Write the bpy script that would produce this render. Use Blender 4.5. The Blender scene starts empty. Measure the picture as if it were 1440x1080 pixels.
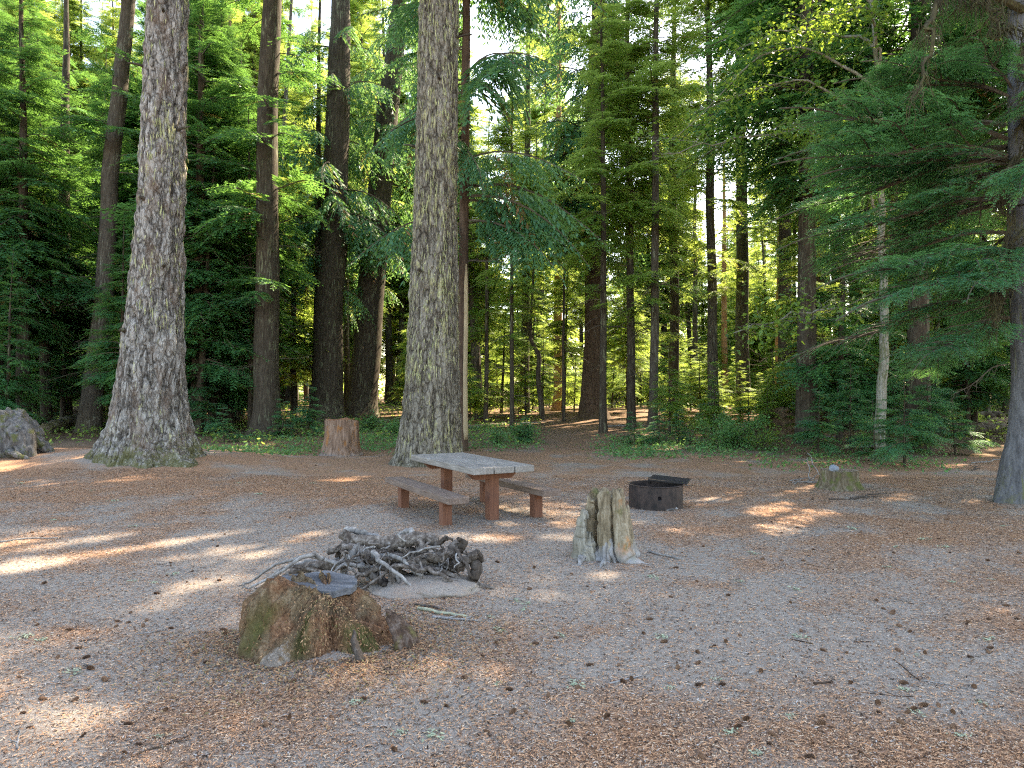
import bpy, bmesh, math, random
import numpy as np
from mathutils import Vector, Matrix, Euler

SC = bpy.context.scene
COL = SC.collection
RNG = np.random.default_rng(7)
random.seed(7)
F = 960.0            # focal length in photo pixels (24 mm on a 36 mm frame, 1440 px wide)
CX, HY = 720.0, 555.0
EYE = 1.70
SUN_AZ, SUN_EL = math.radians(42), math.radians(47)
SD = np.array([math.sin(SUN_AZ)*math.cos(SUN_EL), math.cos(SUN_AZ)*math.cos(SUN_EL), math.sin(SUN_EL)])

# ------------------------------------------------------------------ noise
def _h(ix, iy, iz, s):
    n = (ix.astype(np.int64)*374761393 + iy.astype(np.int64)*668265263 + iz.astype(np.int64)*2147483647 + s*974634777) & 0xFFFFFFFF
    n = ((n ^ (n >> 13))*1274126177) & 0xFFFFFFFF
    n = ((n ^ (n >> 16))*2246822519) & 0xFFFFFFFF
    n = n ^ (n >> 15)
    return (n & 0xFFFF)/65535.0
def vn(x, y, z=0.0, s=0):
    x, y, z = np.broadcast_arrays(np.asarray(x, float), np.asarray(y, float), np.asarray(z, float))
    fx, fy, fz = np.floor(x), np.floor(y), np.floor(z)
    u, v, w = x-fx, y-fy, z-fz
    u, v, w = u*u*(3-2*u), v*v*(3-2*v), w*w*(3-2*w)
    r = 0
    for a in (0, 1):
        for b in (0, 1):
            for c in (0, 1):
                r = r + _h(fx+a, fy+b, fz+c, s)*(u if a else 1-u)*(v if b else 1-v)*(w if c else 1-w)
    return r
def fbm(x, y, z=0.0, s=0, o=3):
    r, a, t, k = 0, 1.0, 0, 1.0
    for i in range(o):
        r = r + a*vn(np.asarray(x)*k, np.asarray(y)*k, np.asarray(z)*k, s+i*17); t += a; a *= .5; k *= 2.03
    return r/t
def ss(t):
    t = np.clip(t, 0, 1); return t*t*(3-2*t)

# ------------------------------------------------------------------ terrain
def T(x, y):
    x = np.asarray(x, float); y = np.asarray(y, float)
    h = .42*np.exp(-((x+8.6)/3.0)**2-((y-16.2)/2.3)**2) + .30*np.exp(-((x+13.)/2.6)**2-((y-17.)/3.)**2)
    h = h + .9*ss((y-17)/28) + .12*np.exp(-((x-4.0)/2.2)**2-((y-34.)/3.)**2)
    wood = ss((np.hypot(x*.85, y)-17)/6)
    h = h + wood*.22*(fbm(x/3.1, y/3.1, 0, 3)-.5)
    h = h + .05*(fbm(x/2.2, y/2.2, 0, 5)-.5) + .022*(fbm(x/.45, y/.45, 0, 9, 2)-.5)
    h = h + .03*np.exp(-((x+1.0)/.8)**2-((y-4.6)/.7)**2)
    return h
def Tz(x, y): return float(T(np.array([x]), np.array([y]))[0])
def pix(px, py, dmax=62):
    dx, dz = (px-CX)/F, -(py-HY)/F
    d = np.arange(2.0, dmax, .04)
    g = T(dx*d, d) - (EYE+dz*d)
    k = np.argmax(g > 0) if (g > 0).any() else len(d)-1
    return float(dx*d[k]), float(d[k])

# ------------------------------------------------------------------ materials
class NT:
    def __init__(s, name):
        s.m = bpy.data.materials.new(name); s.m.use_nodes = True
        s.t = s.m.node_tree; s.t.nodes.clear()
        s.out = s.n('ShaderNodeOutputMaterial')
    def n(s, typ, **kw):
        nd = s.t.nodes.new(typ)
        for k, v in kw.items(): setattr(nd, k, v)
        return nd
    def l(s, a, b): s.t.links.new(a, b)
    def coord(s, scale=(1, 1, 1), kind='Object'):
        c = s.n('ShaderNodeTexCoord'); m = s.n('ShaderNodeMapping')
        m.inputs['Scale'].default_value = scale
        s.l(c.outputs[kind], m.inputs[0]); return m.outputs[0]
    def noise(s, co, scale, detail=4, rough=.55, dist=0.0):
        t = s.n('ShaderNodeTexNoise'); s.l(co, t.inputs['Vector'])
        t.inputs['Scale'].default_value = scale; t.inputs['Detail'].default_value = detail
        t.inputs['Roughness'].default_value = rough; t.inputs['Distortion'].default_value = dist
        return t.outputs[0]
    def voro(s, co, scale, feature='F1', out=0):
        t = s.n('ShaderNodeTexVoronoi', feature=feature); s.l(co, t.inputs['Vector'])
        t.inputs['Scale'].default_value = scale; return t.outputs[out]
    def ramp(s, fac, stops, interp='LINEAR'):
        r = s.n('ShaderNodeValToRGB'); r.color_ramp.interpolation = interp
        el = r.color_ramp.elements
        while len(el) < len(stops): el.new(.5)
        for e, (p, c) in zip(el, stops):
            e.position = p; e.color = (c, c, c, 1) if isinstance(c, (int, float)) else (*c, 1)
        s.l(fac, r.inputs[0]); return r.outputs[0]
    def mix(s, fac, a, b, mode='MIX'):
        x = s.n('ShaderNodeMix', data_type='RGBA', blend_type=mode)
        for sock, v in ((x.inputs[0], fac), (x.inputs[6], a), (x.inputs[7], b)):
            if hasattr(v, 'is_output'): s.l(v, sock)
            elif isinstance(v, (int, float)): sock.default_value = v
            else: sock.default_value = (*v, 1)
        return x.outputs[2]
    def math(s, op, a, b=0.0, c=None):
        x = s.n('ShaderNodeMath', operation=op)
        for i, v in enumerate((a, b) if c is None else (a, b, c)):
            if hasattr(v, 'is_output'): s.l(v, x.inputs[i])
            else: x.inputs[i].default_value = v
        return x.outputs[0]
    def attr(s, name, out='Fac'):
        a = s.n('ShaderNodeAttribute'); a.attribute_name = name; return a.outputs[out]
    def bump(s, h, strength=.5, dist=.02):
        b = s.n('ShaderNodeBump'); b.inputs['Strength'].default_value = strength; b.inputs['Distance'].default_value = dist
        s.l(h, b.inputs['Height']); return b.outputs[0]
    def finish(s, col, rough=.85, bump=None, spec=.3, metal=0.0):
        p = s.n('ShaderNodeBsdfPrincipled')
        if hasattr(col, 'is_output'): s.l(col, p.inputs['Base Color'])
        else: p.inputs['Base Color'].default_value = (*col, 1)
        if hasattr(rough, 'is_output'): s.l(rough, p.inputs['Roughness'])
        else: p.inputs['Roughness'].default_value = rough
        p.inputs['Specular IOR Level'].default_value = spec; p.inputs['Metallic'].default_value = metal
        if bump is not None: s.l(bump, p.inputs['Normal'])
        s.l(p.outputs[0], s.out.inputs[0]); return s.m

def leaf_mat(name, dark, mid, light, trans, tfac=.4, rough=.55):
    t = NT(name)
    a = t.attr('tint')
    c = t.ramp(t.math('MULTIPLY', a, .7), [(0, dark), (.35, mid), (.70, light), (.82, light), (.9, (.30, .15, .07))])
    p = t.n('ShaderNodeBsdfPrincipled'); t.l(c, p.inputs['Base Color'])
    p.inputs['Roughness'].default_value = rough; p.inputs['Specular IOR Level'].default_value = .35
    tr = t.n('ShaderNodeBsdfTranslucent')
    tc = t.mix(.6, c, trans); t.l(tc, tr.inputs['Color'])
    m = t.n('ShaderNodeMixShader'); m.inputs[0].default_value = tfac
    t.l(p.outputs[0], m.inputs[1]); t.l(tr.outputs[0], m.inputs[2]); t.l(m.outputs[0], t.out.inputs[0])
    return t.m

def bark_mat(name, crev, plate, hi, lichen=None, lich_amt=0.0, moss=0.0, scale=1.0, use_ridge=False, warm=None):
    t = NT(name)
    co = t.coord((1, 1, .16))
    n1 = t.noise(co, 14*scale, 6, .65, .4)
    n2 = t.noise(t.coord((1, 1, .45)), 40*scale, 5, .7)
    n3 = t.noise(t.coord(), 2.2, 4, .6)
    h = t.math('MULTIPLY_ADD', n2, .45, t.math('MULTIPLY', n1, .75))
    if use_ridge:
        va = t.n('ShaderNodeVectorMath', operation='ADD'); vs = t.n('ShaderNodeVectorMath', operation='SCALE')
        nz = t.n('ShaderNodeTexNoise'); nz.inputs['Scale'].default_value = 9; nz.inputs['Detail'].default_value = 5; t.l(t.coord((1, 1, .5)), nz.inputs['Vector'])
        t.l(nz.outputs[1], vs.inputs[0]); vs.inputs['Scale'].default_value = .16
        t.l(t.coord((1, 1, .30)), va.inputs[0]); t.l(vs.outputs[0], va.inputs[1])
        e1 = t.ramp(t.voro(va.outputs[0], 9.5, 'DISTANCE_TO_EDGE'), [(0, 0.0), (.16, 1.0)])
        e2 = t.ramp(t.voro(va.outputs[0], 26, 'DISTANCE_TO_EDGE'), [(0, 0.0), (.20, 1.0)])
        h = t.math('ADD', t.math('MULTIPLY', t.attr('ridge'), .30), t.math('MULTIPLY', h, .50))
        h = t.math('ADD', h, t.math('ADD', t.math('MULTIPLY', e1, .24), t.math('MULTIPLY', e2, .14)))
    c = t.ramp(h, [(.30, crev), (.50, plate), (.78, hi)] if not use_ridge else [(.42, crev), (.64, plate), (.92, hi)])
    if warm: c = t.mix(t.ramp(t.noise(t.coord((1, 1, .4)), 3.0, 5, .6), [(.5, 0.0), (.68, .55)]), c, warm)
    c = t.mix(t.ramp(n3, [(.3, .35), (.7, 0.0)]), c, t.mix(.5, c, crev))
    if lichen:
        lm = t.noise(t.coord((1, 1, .14)), 16, 6, .7, .5)
        big = t.noise(t.coord((1, 1, .5)), 1.6, 3, .5)
        lm = t.math('MULTIPLY_ADD', big, .35, lm)
        c = t.mix(t.ramp(lm, [(.76-lich_amt, 0.0), (.84-lich_amt, .8)]), c, lichen)
    if moss:
        z = t.n('ShaderNodeSeparateXYZ'); t.l(t.coord(), z.inputs[0])
        zz = t.math('MULTIPLY_ADD', z.outputs[2], -.55, t.math('MULTIPLY', t.noise(t.coord(), 3.5, 5, .7), 1.5))
        zz = t.math('ADD', zz, t.math('MULTIPLY', t.math('SUBTRACT', t.noise(t.coord(), 17, 5, .7), .5), 1.1))
        c = t.mix(t.ramp(zz, [(.55, 0.0), (.80, moss)]), c, t.mix(t.noise(t.coord(), 50, 4, .7), (.03, .032, .010), (.17, .165, .055)))
    return t.finish(c, .9, t.bump(h, 1.0 if use_ridge else .8, .05 if use_ridge else .03), .15)

def wood_mat(name, a, b, c3, axis=0, rough=.8, grain=1.0):
    t = NT(name)
    s = [9*grain, 9*grain, 9*grain]; s[axis] = .6*grain
    n = t.noise(t.coord(s), 5, 6, .65, .3)
    f = [40*grain]*3; f[axis] = 1.5
    n2 = t.noise(t.coord(f), 3, 4, .6)
    n3 = t.noise(t.coord(), 3.2, 4, .6)
    h = t.math('MULTIPLY_ADD', n2, .5, t.math('MULTIPLY', n, .6))
    c = t.ramp(h, [(.3, a), (.52, b), (.75, c3)])
    c = t.mix(t.ramp(n3, [(.35, .5), (.65, 0.0)]), c, t.mix(.6, c, a))
    return t.finish(c, rough, t.bump(h, .5, .006), .25)

M = {}
M['bark_grey'] = bark_mat('bark_furrowed_grey', (.020, .017, .014), (.135, .122, .110), (.38, .365, .345), (.36, .36, .19), -.02, .75, .8, True, (.17, .115, .085))
M['bark_mid'] = bark_mat('bark_furrowed_lichen', (.018, .015, .011), (.110, .096, .076), (.27, .25, .21), (.36, .35, .18), .02, .2, .8, True)
M['bark_dark'] = bark_mat('bark_dark', (.009, .007, .0055), (.032, .025, .018), (.085, .070, .054), (.16, .17, .11), .02)
M['bark_slim'] = bark_mat('bark_slim_lichen', (.013, .011, .009), (.046, .038, .030), (.11, .097, .08), (.22, .23, .18), .01, .2, 1.3)
M['bark_red'] = bark_mat('bark_red_cedar', (.014, .009, .006), (.052, .033, .023), (.125, .085, .062), None, 0, .15)
M['bark_orange'] = bark_mat('bark_orange', (.07, .035, .018), (.28, .14, .07), (.42, .24, .13), None, 0)
M['bark_alder'] = bark_mat('bark_alder', (.035, .033, .028), (.16, .155, .13), (.38, .375, .34), (.10, .11, .05), .10, 0, 1.5)
M['bark_blue'] = bark_mat('bark_smooth_grey', (.02, .02, .022), (.066, .068, .074), (.16, .165, .178), (.10, .11, .05), .02, .35, 1.2)
M['stem'] = bark_mat('twig_bark', (.02, .016, .012), (.06, .048, .036), (.14, .12, .09))
M['mossy'] = bark_mat('mossy_twig', (.010, .009, .006), (.032, .027, .016), (.08, .072, .042), (.09, .09, .04), .06)
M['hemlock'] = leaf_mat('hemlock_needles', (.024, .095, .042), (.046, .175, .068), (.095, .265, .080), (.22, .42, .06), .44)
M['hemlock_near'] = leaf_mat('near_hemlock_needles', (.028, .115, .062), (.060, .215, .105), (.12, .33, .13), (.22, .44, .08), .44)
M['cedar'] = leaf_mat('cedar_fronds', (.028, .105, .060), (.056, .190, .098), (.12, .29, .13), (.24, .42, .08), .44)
M['young'] = leaf_mat('sunlit_young_needles', (.065, .165, .042), (.125, .265, .062), (.20, .36, .085), (.56, .66, .13), .58)  # sunlit yellow green put into the colour, for far and young trees
M['maple'] = leaf_mat('broad_leaves', (.05, .13, .045), (.09, .21, .055), (.24, .33, .05), (.38, .52, .05), .5, .4)
M['cover'] = leaf_mat('ground_leaves', (.035, .125, .045), (.075, .22, .075), (.16, .32, .10), (.24, .42, .08), .38)
M['lichen'] = leaf_mat('hanging_lichen', (.20, .21, .10), (.36, .37, .19), (.50, .50, .29), (.45, .46, .22), .25, .9)

# ------------------------------------------------------------------ mesh helpers
class MB:
    """gathers vertices, quads (a triangle repeats none: it is stored with its own loop count), a tint per face and a material slot per face"""
    def __init__(s): s.v, s.f, s.t, s.mi, s.n = [], [], [], [], 0
    def add(s, v, f, tint=.5, mi=0):
        v = np.asarray(v, float).reshape(-1, 3); f = np.asarray(f, np.int64).reshape(-1, 4)
        s.v.append(v); s.f.append(f+s.n); s.n += len(v)
        s.t.append(np.broadcast_to(np.asarray(tint, float), (len(f),)).copy())
        s.mi.append(np.broadcast_to(np.asarray(mi, np.int64), (len(f),)).copy())
        return s
    def arrays(s): return np.concatenate(s.v), np.concatenate(s.f), np.concatenate(s.t), np.concatenate(s.mi)
def mesh_from(name, v, f, tint=None, mi=None, mats=(), smooth=False, vattr=None):
    f = np.asarray(f, np.int64)
    tri = f[:, 3] == f[:, 2]
    cnt = np.where(tri, 3, 4)
    keep = np.ones_like(f, bool); keep[tri, 3] = False
    loops = f[keep]
    m = bpy.data.meshes.new(name)
    m.vertices.add(len(v)); m.vertices.foreach_set('co', np.asarray(v, np.float32).ravel())
    m.loops.add(len(loops)); m.loops.foreach_set('vertex_index', loops.astype(np.int32))
    m.polygons.add(len(f))
    st = np.concatenate(([0], np.cumsum(cnt)[:-1])).astype(np.int32)
    m.polygons.foreach_set('loop_start', st)
    m.update(calc_edges=True)
    if mi is not None: m.polygons.foreach_set('material_index', np.asarray(mi, np.int32))
    m.polygons.foreach_set('use_smooth', np.full(len(f), bool(smooth)))
    if tint is not None:
        a = m.attributes.new('tint', 'FLOAT', 'FACE'); a.data.foreach_set('value', np.asarray(tint, np.float32))
    if vattr:
        for k, arr in vattr.items():
            a = m.attributes.new(k, 'FLOAT', 'POINT'); a.data.foreach_set('value', np.asarray(arr, np.float32))
    for x in mats: m.materials.append(x)
    m.update()
    return m
def link(name, mesh, parent=None, loc=(0, 0, 0), rot=None):
    o = bpy.data.objects.new(name, mesh); COL.objects.link(o)
    o.location = loc
    if rot is not None: o.rotation_euler = rot
    if parent is not None: o.parent = parent
    return o
def tag(o, label=None, cat=None, group=None, kind=None):
    if label: o['label'] = label
    if cat: o['category'] = cat
    if group: o['group'] = group
    if kind: o['kind'] = kind
    return o
def empty(name, loc, label, cat, group=None, rot=(0, 0, 0)):
    o = bpy.data.objects.new(name, None); COL.objects.link(o)
    o.empty_display_size = .2; o.location = loc; o.rotation_euler = rot
    return tag(o, label, cat, group)
def from_mb(name, mb, mats, parent=None, loc=(0, 0, 0), rot=None, smooth=False):
    v, f, t, mi = mb.arrays()
    return link(name, mesh_from(name, v, f, t, mi, mats, smooth), parent, loc, rot)

def tube(pts, rad, n=8, jag=0.0, seed=0, flat=1.0, freq=6.0, cap=True):
    """swept tube with noisy radius; returns verts, quads"""
    P = np.asarray(pts, float); R = np.broadcast_to(np.asarray(rad, float), (len(P),))
    tg = np.gradient(P, axis=0); tg /= np.linalg.norm(tg, axis=1)[:, None]+1e-9
    up = np.array([0, 0, 1.0]) if abs(tg[0, 2]) < .9 else np.array([0, 1.0, 0])
    V = []
    for i in range(len(P)):
        a = np.cross(tg[i], up); a /= np.linalg.norm(a)+1e-9
        b = np.cross(a, tg[i]); up = b
        th = np.arange(n)*2*math.pi/n
        r = np.full(n, R[i])
        if jag:
            c, s_ = np.cos(th), np.sin(th)
            r = r*(1+jag*2*(fbm(c*1.2+seed*3.1, s_*1.2, i*freq/len(P)*.22, seed, 2)-.5) + jag*1.1*(vn(c*3.4+seed, s_*3.4, i*.07, seed+4)-.5) + jag*.8*(vn(c*8+seed, s_*8, i*.05, seed+6)-.5))
        V.append(P[i]+np.cos(th)[:, None]*r[:, None]*a+np.sin(th)[:, None]*(r*flat)[:, None]*b)
    V = np.concatenate(V)
    i, j = np.meshgrid(np.arange(len(P)-1), np.arange(n), indexing='ij')
    i, j = i.ravel(), j.ravel(); k = (j+1) % n
    Fq = np.stack([i*n+j, i*n+k, (i+1)*n+k, (i+1)*n+j], 1)
    if cap:
        V = np.concatenate([V, P[:1]-tg[0]*R[0]*.15, P[-1:]+tg[-1]*R[-1]*.25])
        a, b = len(V)-2, len(V)-1; q = np.arange(n); q2 = (q+1) % n; L = (len(P)-1)*n
        Fq = np.concatenate([Fq, np.stack([q2, q, np.full(n, a), np.full(n, a)], 1), np.stack([L+q, L+q2, np.full(n, b), np.full(n, b)], 1)])
    return V, Fq
def curve(pts, n=16, wob=0.0, seed=0):
    """smooth Catmull-Rom through pts with a little wobble"""
    P = np.asarray(pts, float); Q = np.concatenate([2*P[:1]-P[1:2], P, 2*P[-1:]-P[-2:-1]])
    out = []
    t = np.linspace(0, len(P)-1-1e-6, n)
    for x in t:
        i = int(x); u = x-i; a, b, c, d = Q[i:i+4]
        out.append(.5*((2*b)+(-a+c)*u+(2*a-5*b+4*c-d)*u*u+(-a+3*b-3*c+d)*u**3))
    out = np.array(out)
    if wob:
        k = np.arange(n)*.6
        for ax in range(3): out[:, ax] += wob*2*(vn(k, seed*1.7+ax*9, 0, seed)-.5)
    return out
def lump(rx, ry, rz, seed, amp=.25, freq=1.6, nu=40, nv=26, zmin=None):
    u = np.arange(nu)*2*math.pi/nu; v = np.linspace(-math.pi/2, math.pi/2, nv)
    U, Vv = np.meshgrid(u, v)
    x, y, z = np.cos(U)*np.cos(Vv), np.sin(U)*np.cos(Vv), np.sin(Vv)
    r = 1+amp*2*(fbm(x*freq+seed, y*freq, z*freq, seed, 4)-.5)
    P = np.stack([x*r*rx, y*r*ry, z*r*rz], -1).reshape(-1, 3)
    if zmin is not None: P[:, 2] = np.maximum(P[:, 2], zmin)
    i, j = np.meshgrid(np.arange(nv-1), np.arange(nu), indexing='ij'); i, j = i.ravel(), j.ravel(); k = (j+1) % nu
    return P, np.stack([i*nu+j, i*nu+k, (i+1)*nu+k, (i+1)*nu+j], 1)

# ------------------------------------------------------------------ ground
M_ground = None
def LITF(x, y):
    d = np.asarray(y)
    return .62*fbm(x/.62, y/.62, 0, 21, 4)+.38*fbm(x/2.3, y/2.3, 0, 22, 2)
def ZONE(x, y):
    g = lambda cx, cy, sx, sy: np.exp(-((x-cx)/sx)**2-((y-cy)/sy)**2)
    return .05+.20*ss((y-9.5)/4)+.10*g(-.9, 3.6, 1.6, .9)+.05*g(2.5, 3.3, 2.2, 1.0)+.08*g(5, 7, 3, 3)-.12*g(-2.6, 4.6, 1.2, 1.6)-.14*g(-4.5, 7.5, 3, 1.6)-.05*g(.6, 6.4, 1.0, 1.4)-.10*g(-.5, 9.0, 2.2, 1.6)+.16*g(-8, 13, 4, 2)
def make_ground():
    global M_ground
    t = NT('forest_ground')
    P = t.coord()
    lit = t.attr('litter'); wood = t.attr('wood')
    fine = t.noise(P, 150, 3, .75)
    fine2 = t.noise(P, 60, 4, .7)
    med = t.noise(P, 9, 5, .65)
    big = t.noise(P, 1.3, 5, .6)
    # grey volcanic dirt
    dirt = t.ramp(fine, [(.25, (.115, .098, .084)), (.5, (.235, .206, .180)), (.78, (.40, .358, .312))])
    # needle litter: bits of orange, tan and dark brown
    cr = t.voro(t.coord((1, 1, 1)), 95, 'F1', 1)
    sx = t.n('ShaderNodeSeparateColor'); t.l(cr, sx.inputs[0])
    needle = t.ramp(sx.outputs[0], [(0, (.05, .03, .02)), (.25, (.17, .088, .05)), (.5, (.36, .195, .115)), (.78, (.50, .32, .21)), (1, (.44, .39, .34))], 'CONSTANT')
    needle = t.mix(.5, needle, t.ramp(fine2, [(.3, (.085, .05, .032)), (.52, (.29, .16, .098)), (.72, (.50, .32, .205))]))
    mask = t.math('ADD', t.math('MULTIPLY', fine2, .55), t.math('ADD', t.math('MULTIPLY', med, .75), t.math('MULTIPLY', big, .6)))
    mask = t.math('ADD', t.math('MULTIPLY', mask, .75), t.math('ADD', lit, .24))
    c = t.mix(t.ramp(t.math('SUBTRACT', mask, .55), [(.42, 0.0), (.78, 1.0)]), dirt, needle)
    # forest floor under the trees
    floor = t.ramp(fine2, [(.3, (.035, .024, .016)), (.5, (.115, .072, .046)), (.72, (.24, .16, .10))])
    c = t.mix(t.math('MULTIPLY', wood, t.ramp(med, [(.3, .55), (.6, 1.0)])), c, floor)
    sp = t.voro(P, 26, 'F1', 0)
    c = t.mix(t.ramp(sp, [(.10, .75), (.16, 0.0)]), c, (.05, .035, .026))
    sp2 = t.voro(P, 70, 'F1', 0)
    c = t.mix(t.ramp(sp2, [(.14, .6), (.22, 0.0)]), c, t.mix(t.ramp(fine2, [(.45, 0.0), (.55, 1.0)]), (.06, .04, .03), (.42, .27, .17)))
    hgt = t.math('ADD', t.math('MULTIPLY', fine, .5), t.math('MULTIPLY', fine2, .8))
    M_ground = t.finish(c, .95, t.bump(hgt, .7, .012), .1)
    def axis(dense, lo, hi, step, n_out, a, b):
        pass
    # coordinate lines: close together near the camera, far apart towards the horizon
    xs = [0.0]; s = .05
    while xs[-1] < 420:
        xs.append(xs[-1]+max(.06, .018*max(0, xs[-1]-4)+.06) if xs[-1] < 16 else xs[-1]*1.09)
    xs = np.array(xs); xs = np.concatenate([-xs[:0:-1], xs])
    ys = [2.0]
    while ys[-1] < 500: ys.append(ys[-1]+max(.045, .009*ys[-1]) if ys[-1] < 26 else ys[-1]*1.04)
    back = [-1.5*1.35**k for k in range(16)][::-1]
    ys = np.concatenate([back, [-.5, .4, 1.0, 1.5], ys])
    X, Y = np.meshgrid(xs, ys)
    Z = T(X, Y)
    nx = len(xs)
    i, j = np.meshgrid(np.arange(len(ys)-1), np.arange(nx-1), indexing='ij'); i, j = i.ravel(), j.ravel()
    f = np.stack([i*nx+j, i*nx+j+1, (i+1)*nx+j+1, (i+1)*nx+j], 1)
    x, y = X.ravel(), Y.ravel()
    def g(cx, cy, sx, sy): return np.exp(-((x-cx)/sx)**2-((y-cy)/sy)**2)
    lit = ZONE(x, y)*1.2+np.where(y < 26, 1.35*(LITF(x, y)-.5)+.05, 0)
    wood = ss((np.hypot(x*.8, y)-18.5)/4)*(1-.8*g(3.5, 19, 2.0, 5))
    m = mesh_from('ground', np.stack([x, y, Z.ravel()], 1), f, None, None, [M_ground], True, {'litter': lit, 'wood': wood})
    tag(link('ground', m), 'needle strewn grey dirt floor of the forest campsite', kind='structure')
make_ground()

# needle litter: hundreds of thousands of tiny flakes, nobody could count them
def make_litter():
    n = 720000
    d = 2.6+(RNG.random(n)**1.35)*11.5
    x = (RNG.random(n)*2-1)*(d*.80+.3); y = d
    dens = .48+.52*ss((LITF(x, y)+ZONE(x, y)*.8-.38)/.26)
    k = RNG.random(n) < dens
    x, y, d = x[k], y[k], d[k]; n = len(x)
    z = T(x, y)+.004
    L = (.003+RNG.random(n)**3*.017)*(1+d*.06); W = (.0008+RNG.random(n)**3*.0026)*(1+d*.14)
    a = RNG.random(n)*6.283; tl = (RNG.random(n)-.5)*.5
    ux, uy = np.cos(a), np.sin(a)
    v = np.empty((n, 4, 3))
    v[:, 0] = np.stack([x-ux*L, y-uy*L, z-tl*L*.4], 1); v[:, 2] = np.stack([x+ux*L, y+uy*L, z+tl*L*.4+.002], 1)
    v[:, 1] = np.stack([x-uy*W, y+ux*W, z+.003], 1); v[:, 3] = np.stack([x+uy*W, y-ux*W, z+.002], 1)
    tt = RNG.random(n)
    t = NT('litter_flakes')
    c = t.ramp(t.attr('tint'), [(0, (.035, .022, .016)), (.20, (.15, .082, .052)), (.38, (.35, .188, .106)), (.62, (.53, .305, .175)), (.85, (.52, .40, .295)), (.96, (.40, .38, .36))], 'CONSTANT')
    m = t.finish(c, .9, None, .1)
    me = mesh_from('needle_litter', v.reshape(-1, 3), np.arange(n*4).reshape(-1, 4), RNG.random(n), None, [m])
    tag(link('needle_litter', me), 'dry brown needles and bark flakes strewn over the dirt', 'litter', kind='stuff')
make_litter()

# ------------------------------------------------------------------ branches
def rhomb(b, d, side, L, W):
    """leaflets: base points b, unit directions d, side vectors, lengths, widths"""
    L = L[:, None]; W = W[:, None]
    return np.stack([b, b+d*L*.45+side*W, b+d*L, b+d*L*.45-side*W], 1).reshape(-1, 3)
def spray(seed, nsec, nlet, lw, droop=.22, cedar=False, length=.42, lf=.24, dead=.012):
    """one conifer branch of length 1 along +X: stem, side twigs, leaflets"""
    r = np.random.default_rng(seed)
    mb = MB()
    t = np.linspace(0, 1, 9)
    axis = lambda u: np.stack([u, .05*np.sin(u*5+seed)*u, -droop*u**2.0+.06*np.sin(u*3.1)], -1)
    v, f = tube(axis(t), .011*(1-t*.85)+.0012, 3, cap=False); mb.add(v, f, .5, 1)
    B, D, S, L, W, TT = [], [], [], [], [], []
    u = np.linspace(.10, .99, nsec)+r.normal(0, .008, nsec)
    for k, uu in enumerate(u):
        for sd in (-1, 1):
            if r.random() < .10: continue
            b0 = axis(np.array([uu]))[0]
            ang = math.radians(58-22*uu+r.normal(0, 8))*sd
            prof = (math.sin(min(1, uu*1.15+.12)*math.pi)**.6*.85+.15)
            ln = length*prof*r.uniform(.7, 1.1)*(1 if uu < .9 else .6)
            pit = r.normal(-.12 if not cedar else -.75, .13)
            d = np.array([math.cos(ang)*math.cos(pit), math.sin(ang)*math.cos(pit), math.sin(pit)])
            nl = max(2, int(nlet*ln/length+.5))
            w = np.linspace(.08, 1.0, nl)
            sag = -.30*ln*w**2*(1.6 if cedar else .6)
            pts = b0+d*ln*w[:, None]; pts[:, 2] += sag
            perp = np.array([-math.sin(ang), math.cos(ang), 0])
            for s2 in (-1, 1):
                dd = d*.72+perp*s2*.68+r.normal(0, .10, (nl, 3)); dd[:, 2] -= .10 if not cedar else .35
                dd /= np.linalg.norm(dd, axis=1)[:, None]
                sdv = np.cross(dd, np.array([0, 0, 1.0])+r.normal(0, .35, (nl, 3))); sdv /= np.linalg.norm(sdv, axis=1)[:, None]+1e-6
                B.append(pts); D.append(dd); S.append(sdv)
                L.append(ln*lf*(1.15-.6*w)*r.uniform(.7, 1.2, nl)+.012); W.append(np.full(nl, lw)*r.uniform(.7, 1.2, nl)); TT.append(.5+.28*(uu-.5)+r.normal(0, .10, nl))
            if r.random() < dead:
                for q in (-1, -2): TT[q] = np.full(nl, 2.0)
            # the twig's own tip and spine
            B.append(b0[None]); D.append(d[None]+[[0, 0, -.2 if not cedar else -.4]]); S.append(perp[None]); L.append(np.array([ln*1.05])); W.append(np.array([lw*.55])); TT.append(np.array([.5]))
    B, D, S, L, W, TT = [np.concatenate(q) for q in (B, D, S, L, W, TT)]
    mb.add(rhomb(B, D, S, L, W), np.arange(len(B)*4).reshape(-1, 4), TT, 0)
    return mb.arrays()
HI = [spray(s, 26, 11, .0085) for s in (1, 2, 3, 4)]
MID = [spray(s, 20, 9, .0125) for s in (11, 12, 13, 14)]
LO = [spray(s, 7, 2, .050, lf=.42) for s in (21, 22, 23)]
CHI = [spray(s, 22, 9, .0105, .42, True, .36, .30, .03) for s in (31, 32, 33, 34)]
CMID = [spray(s, 15, 7, .015, .42, True, .38, .32, .03) for s in (41, 42, 43)]
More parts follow.
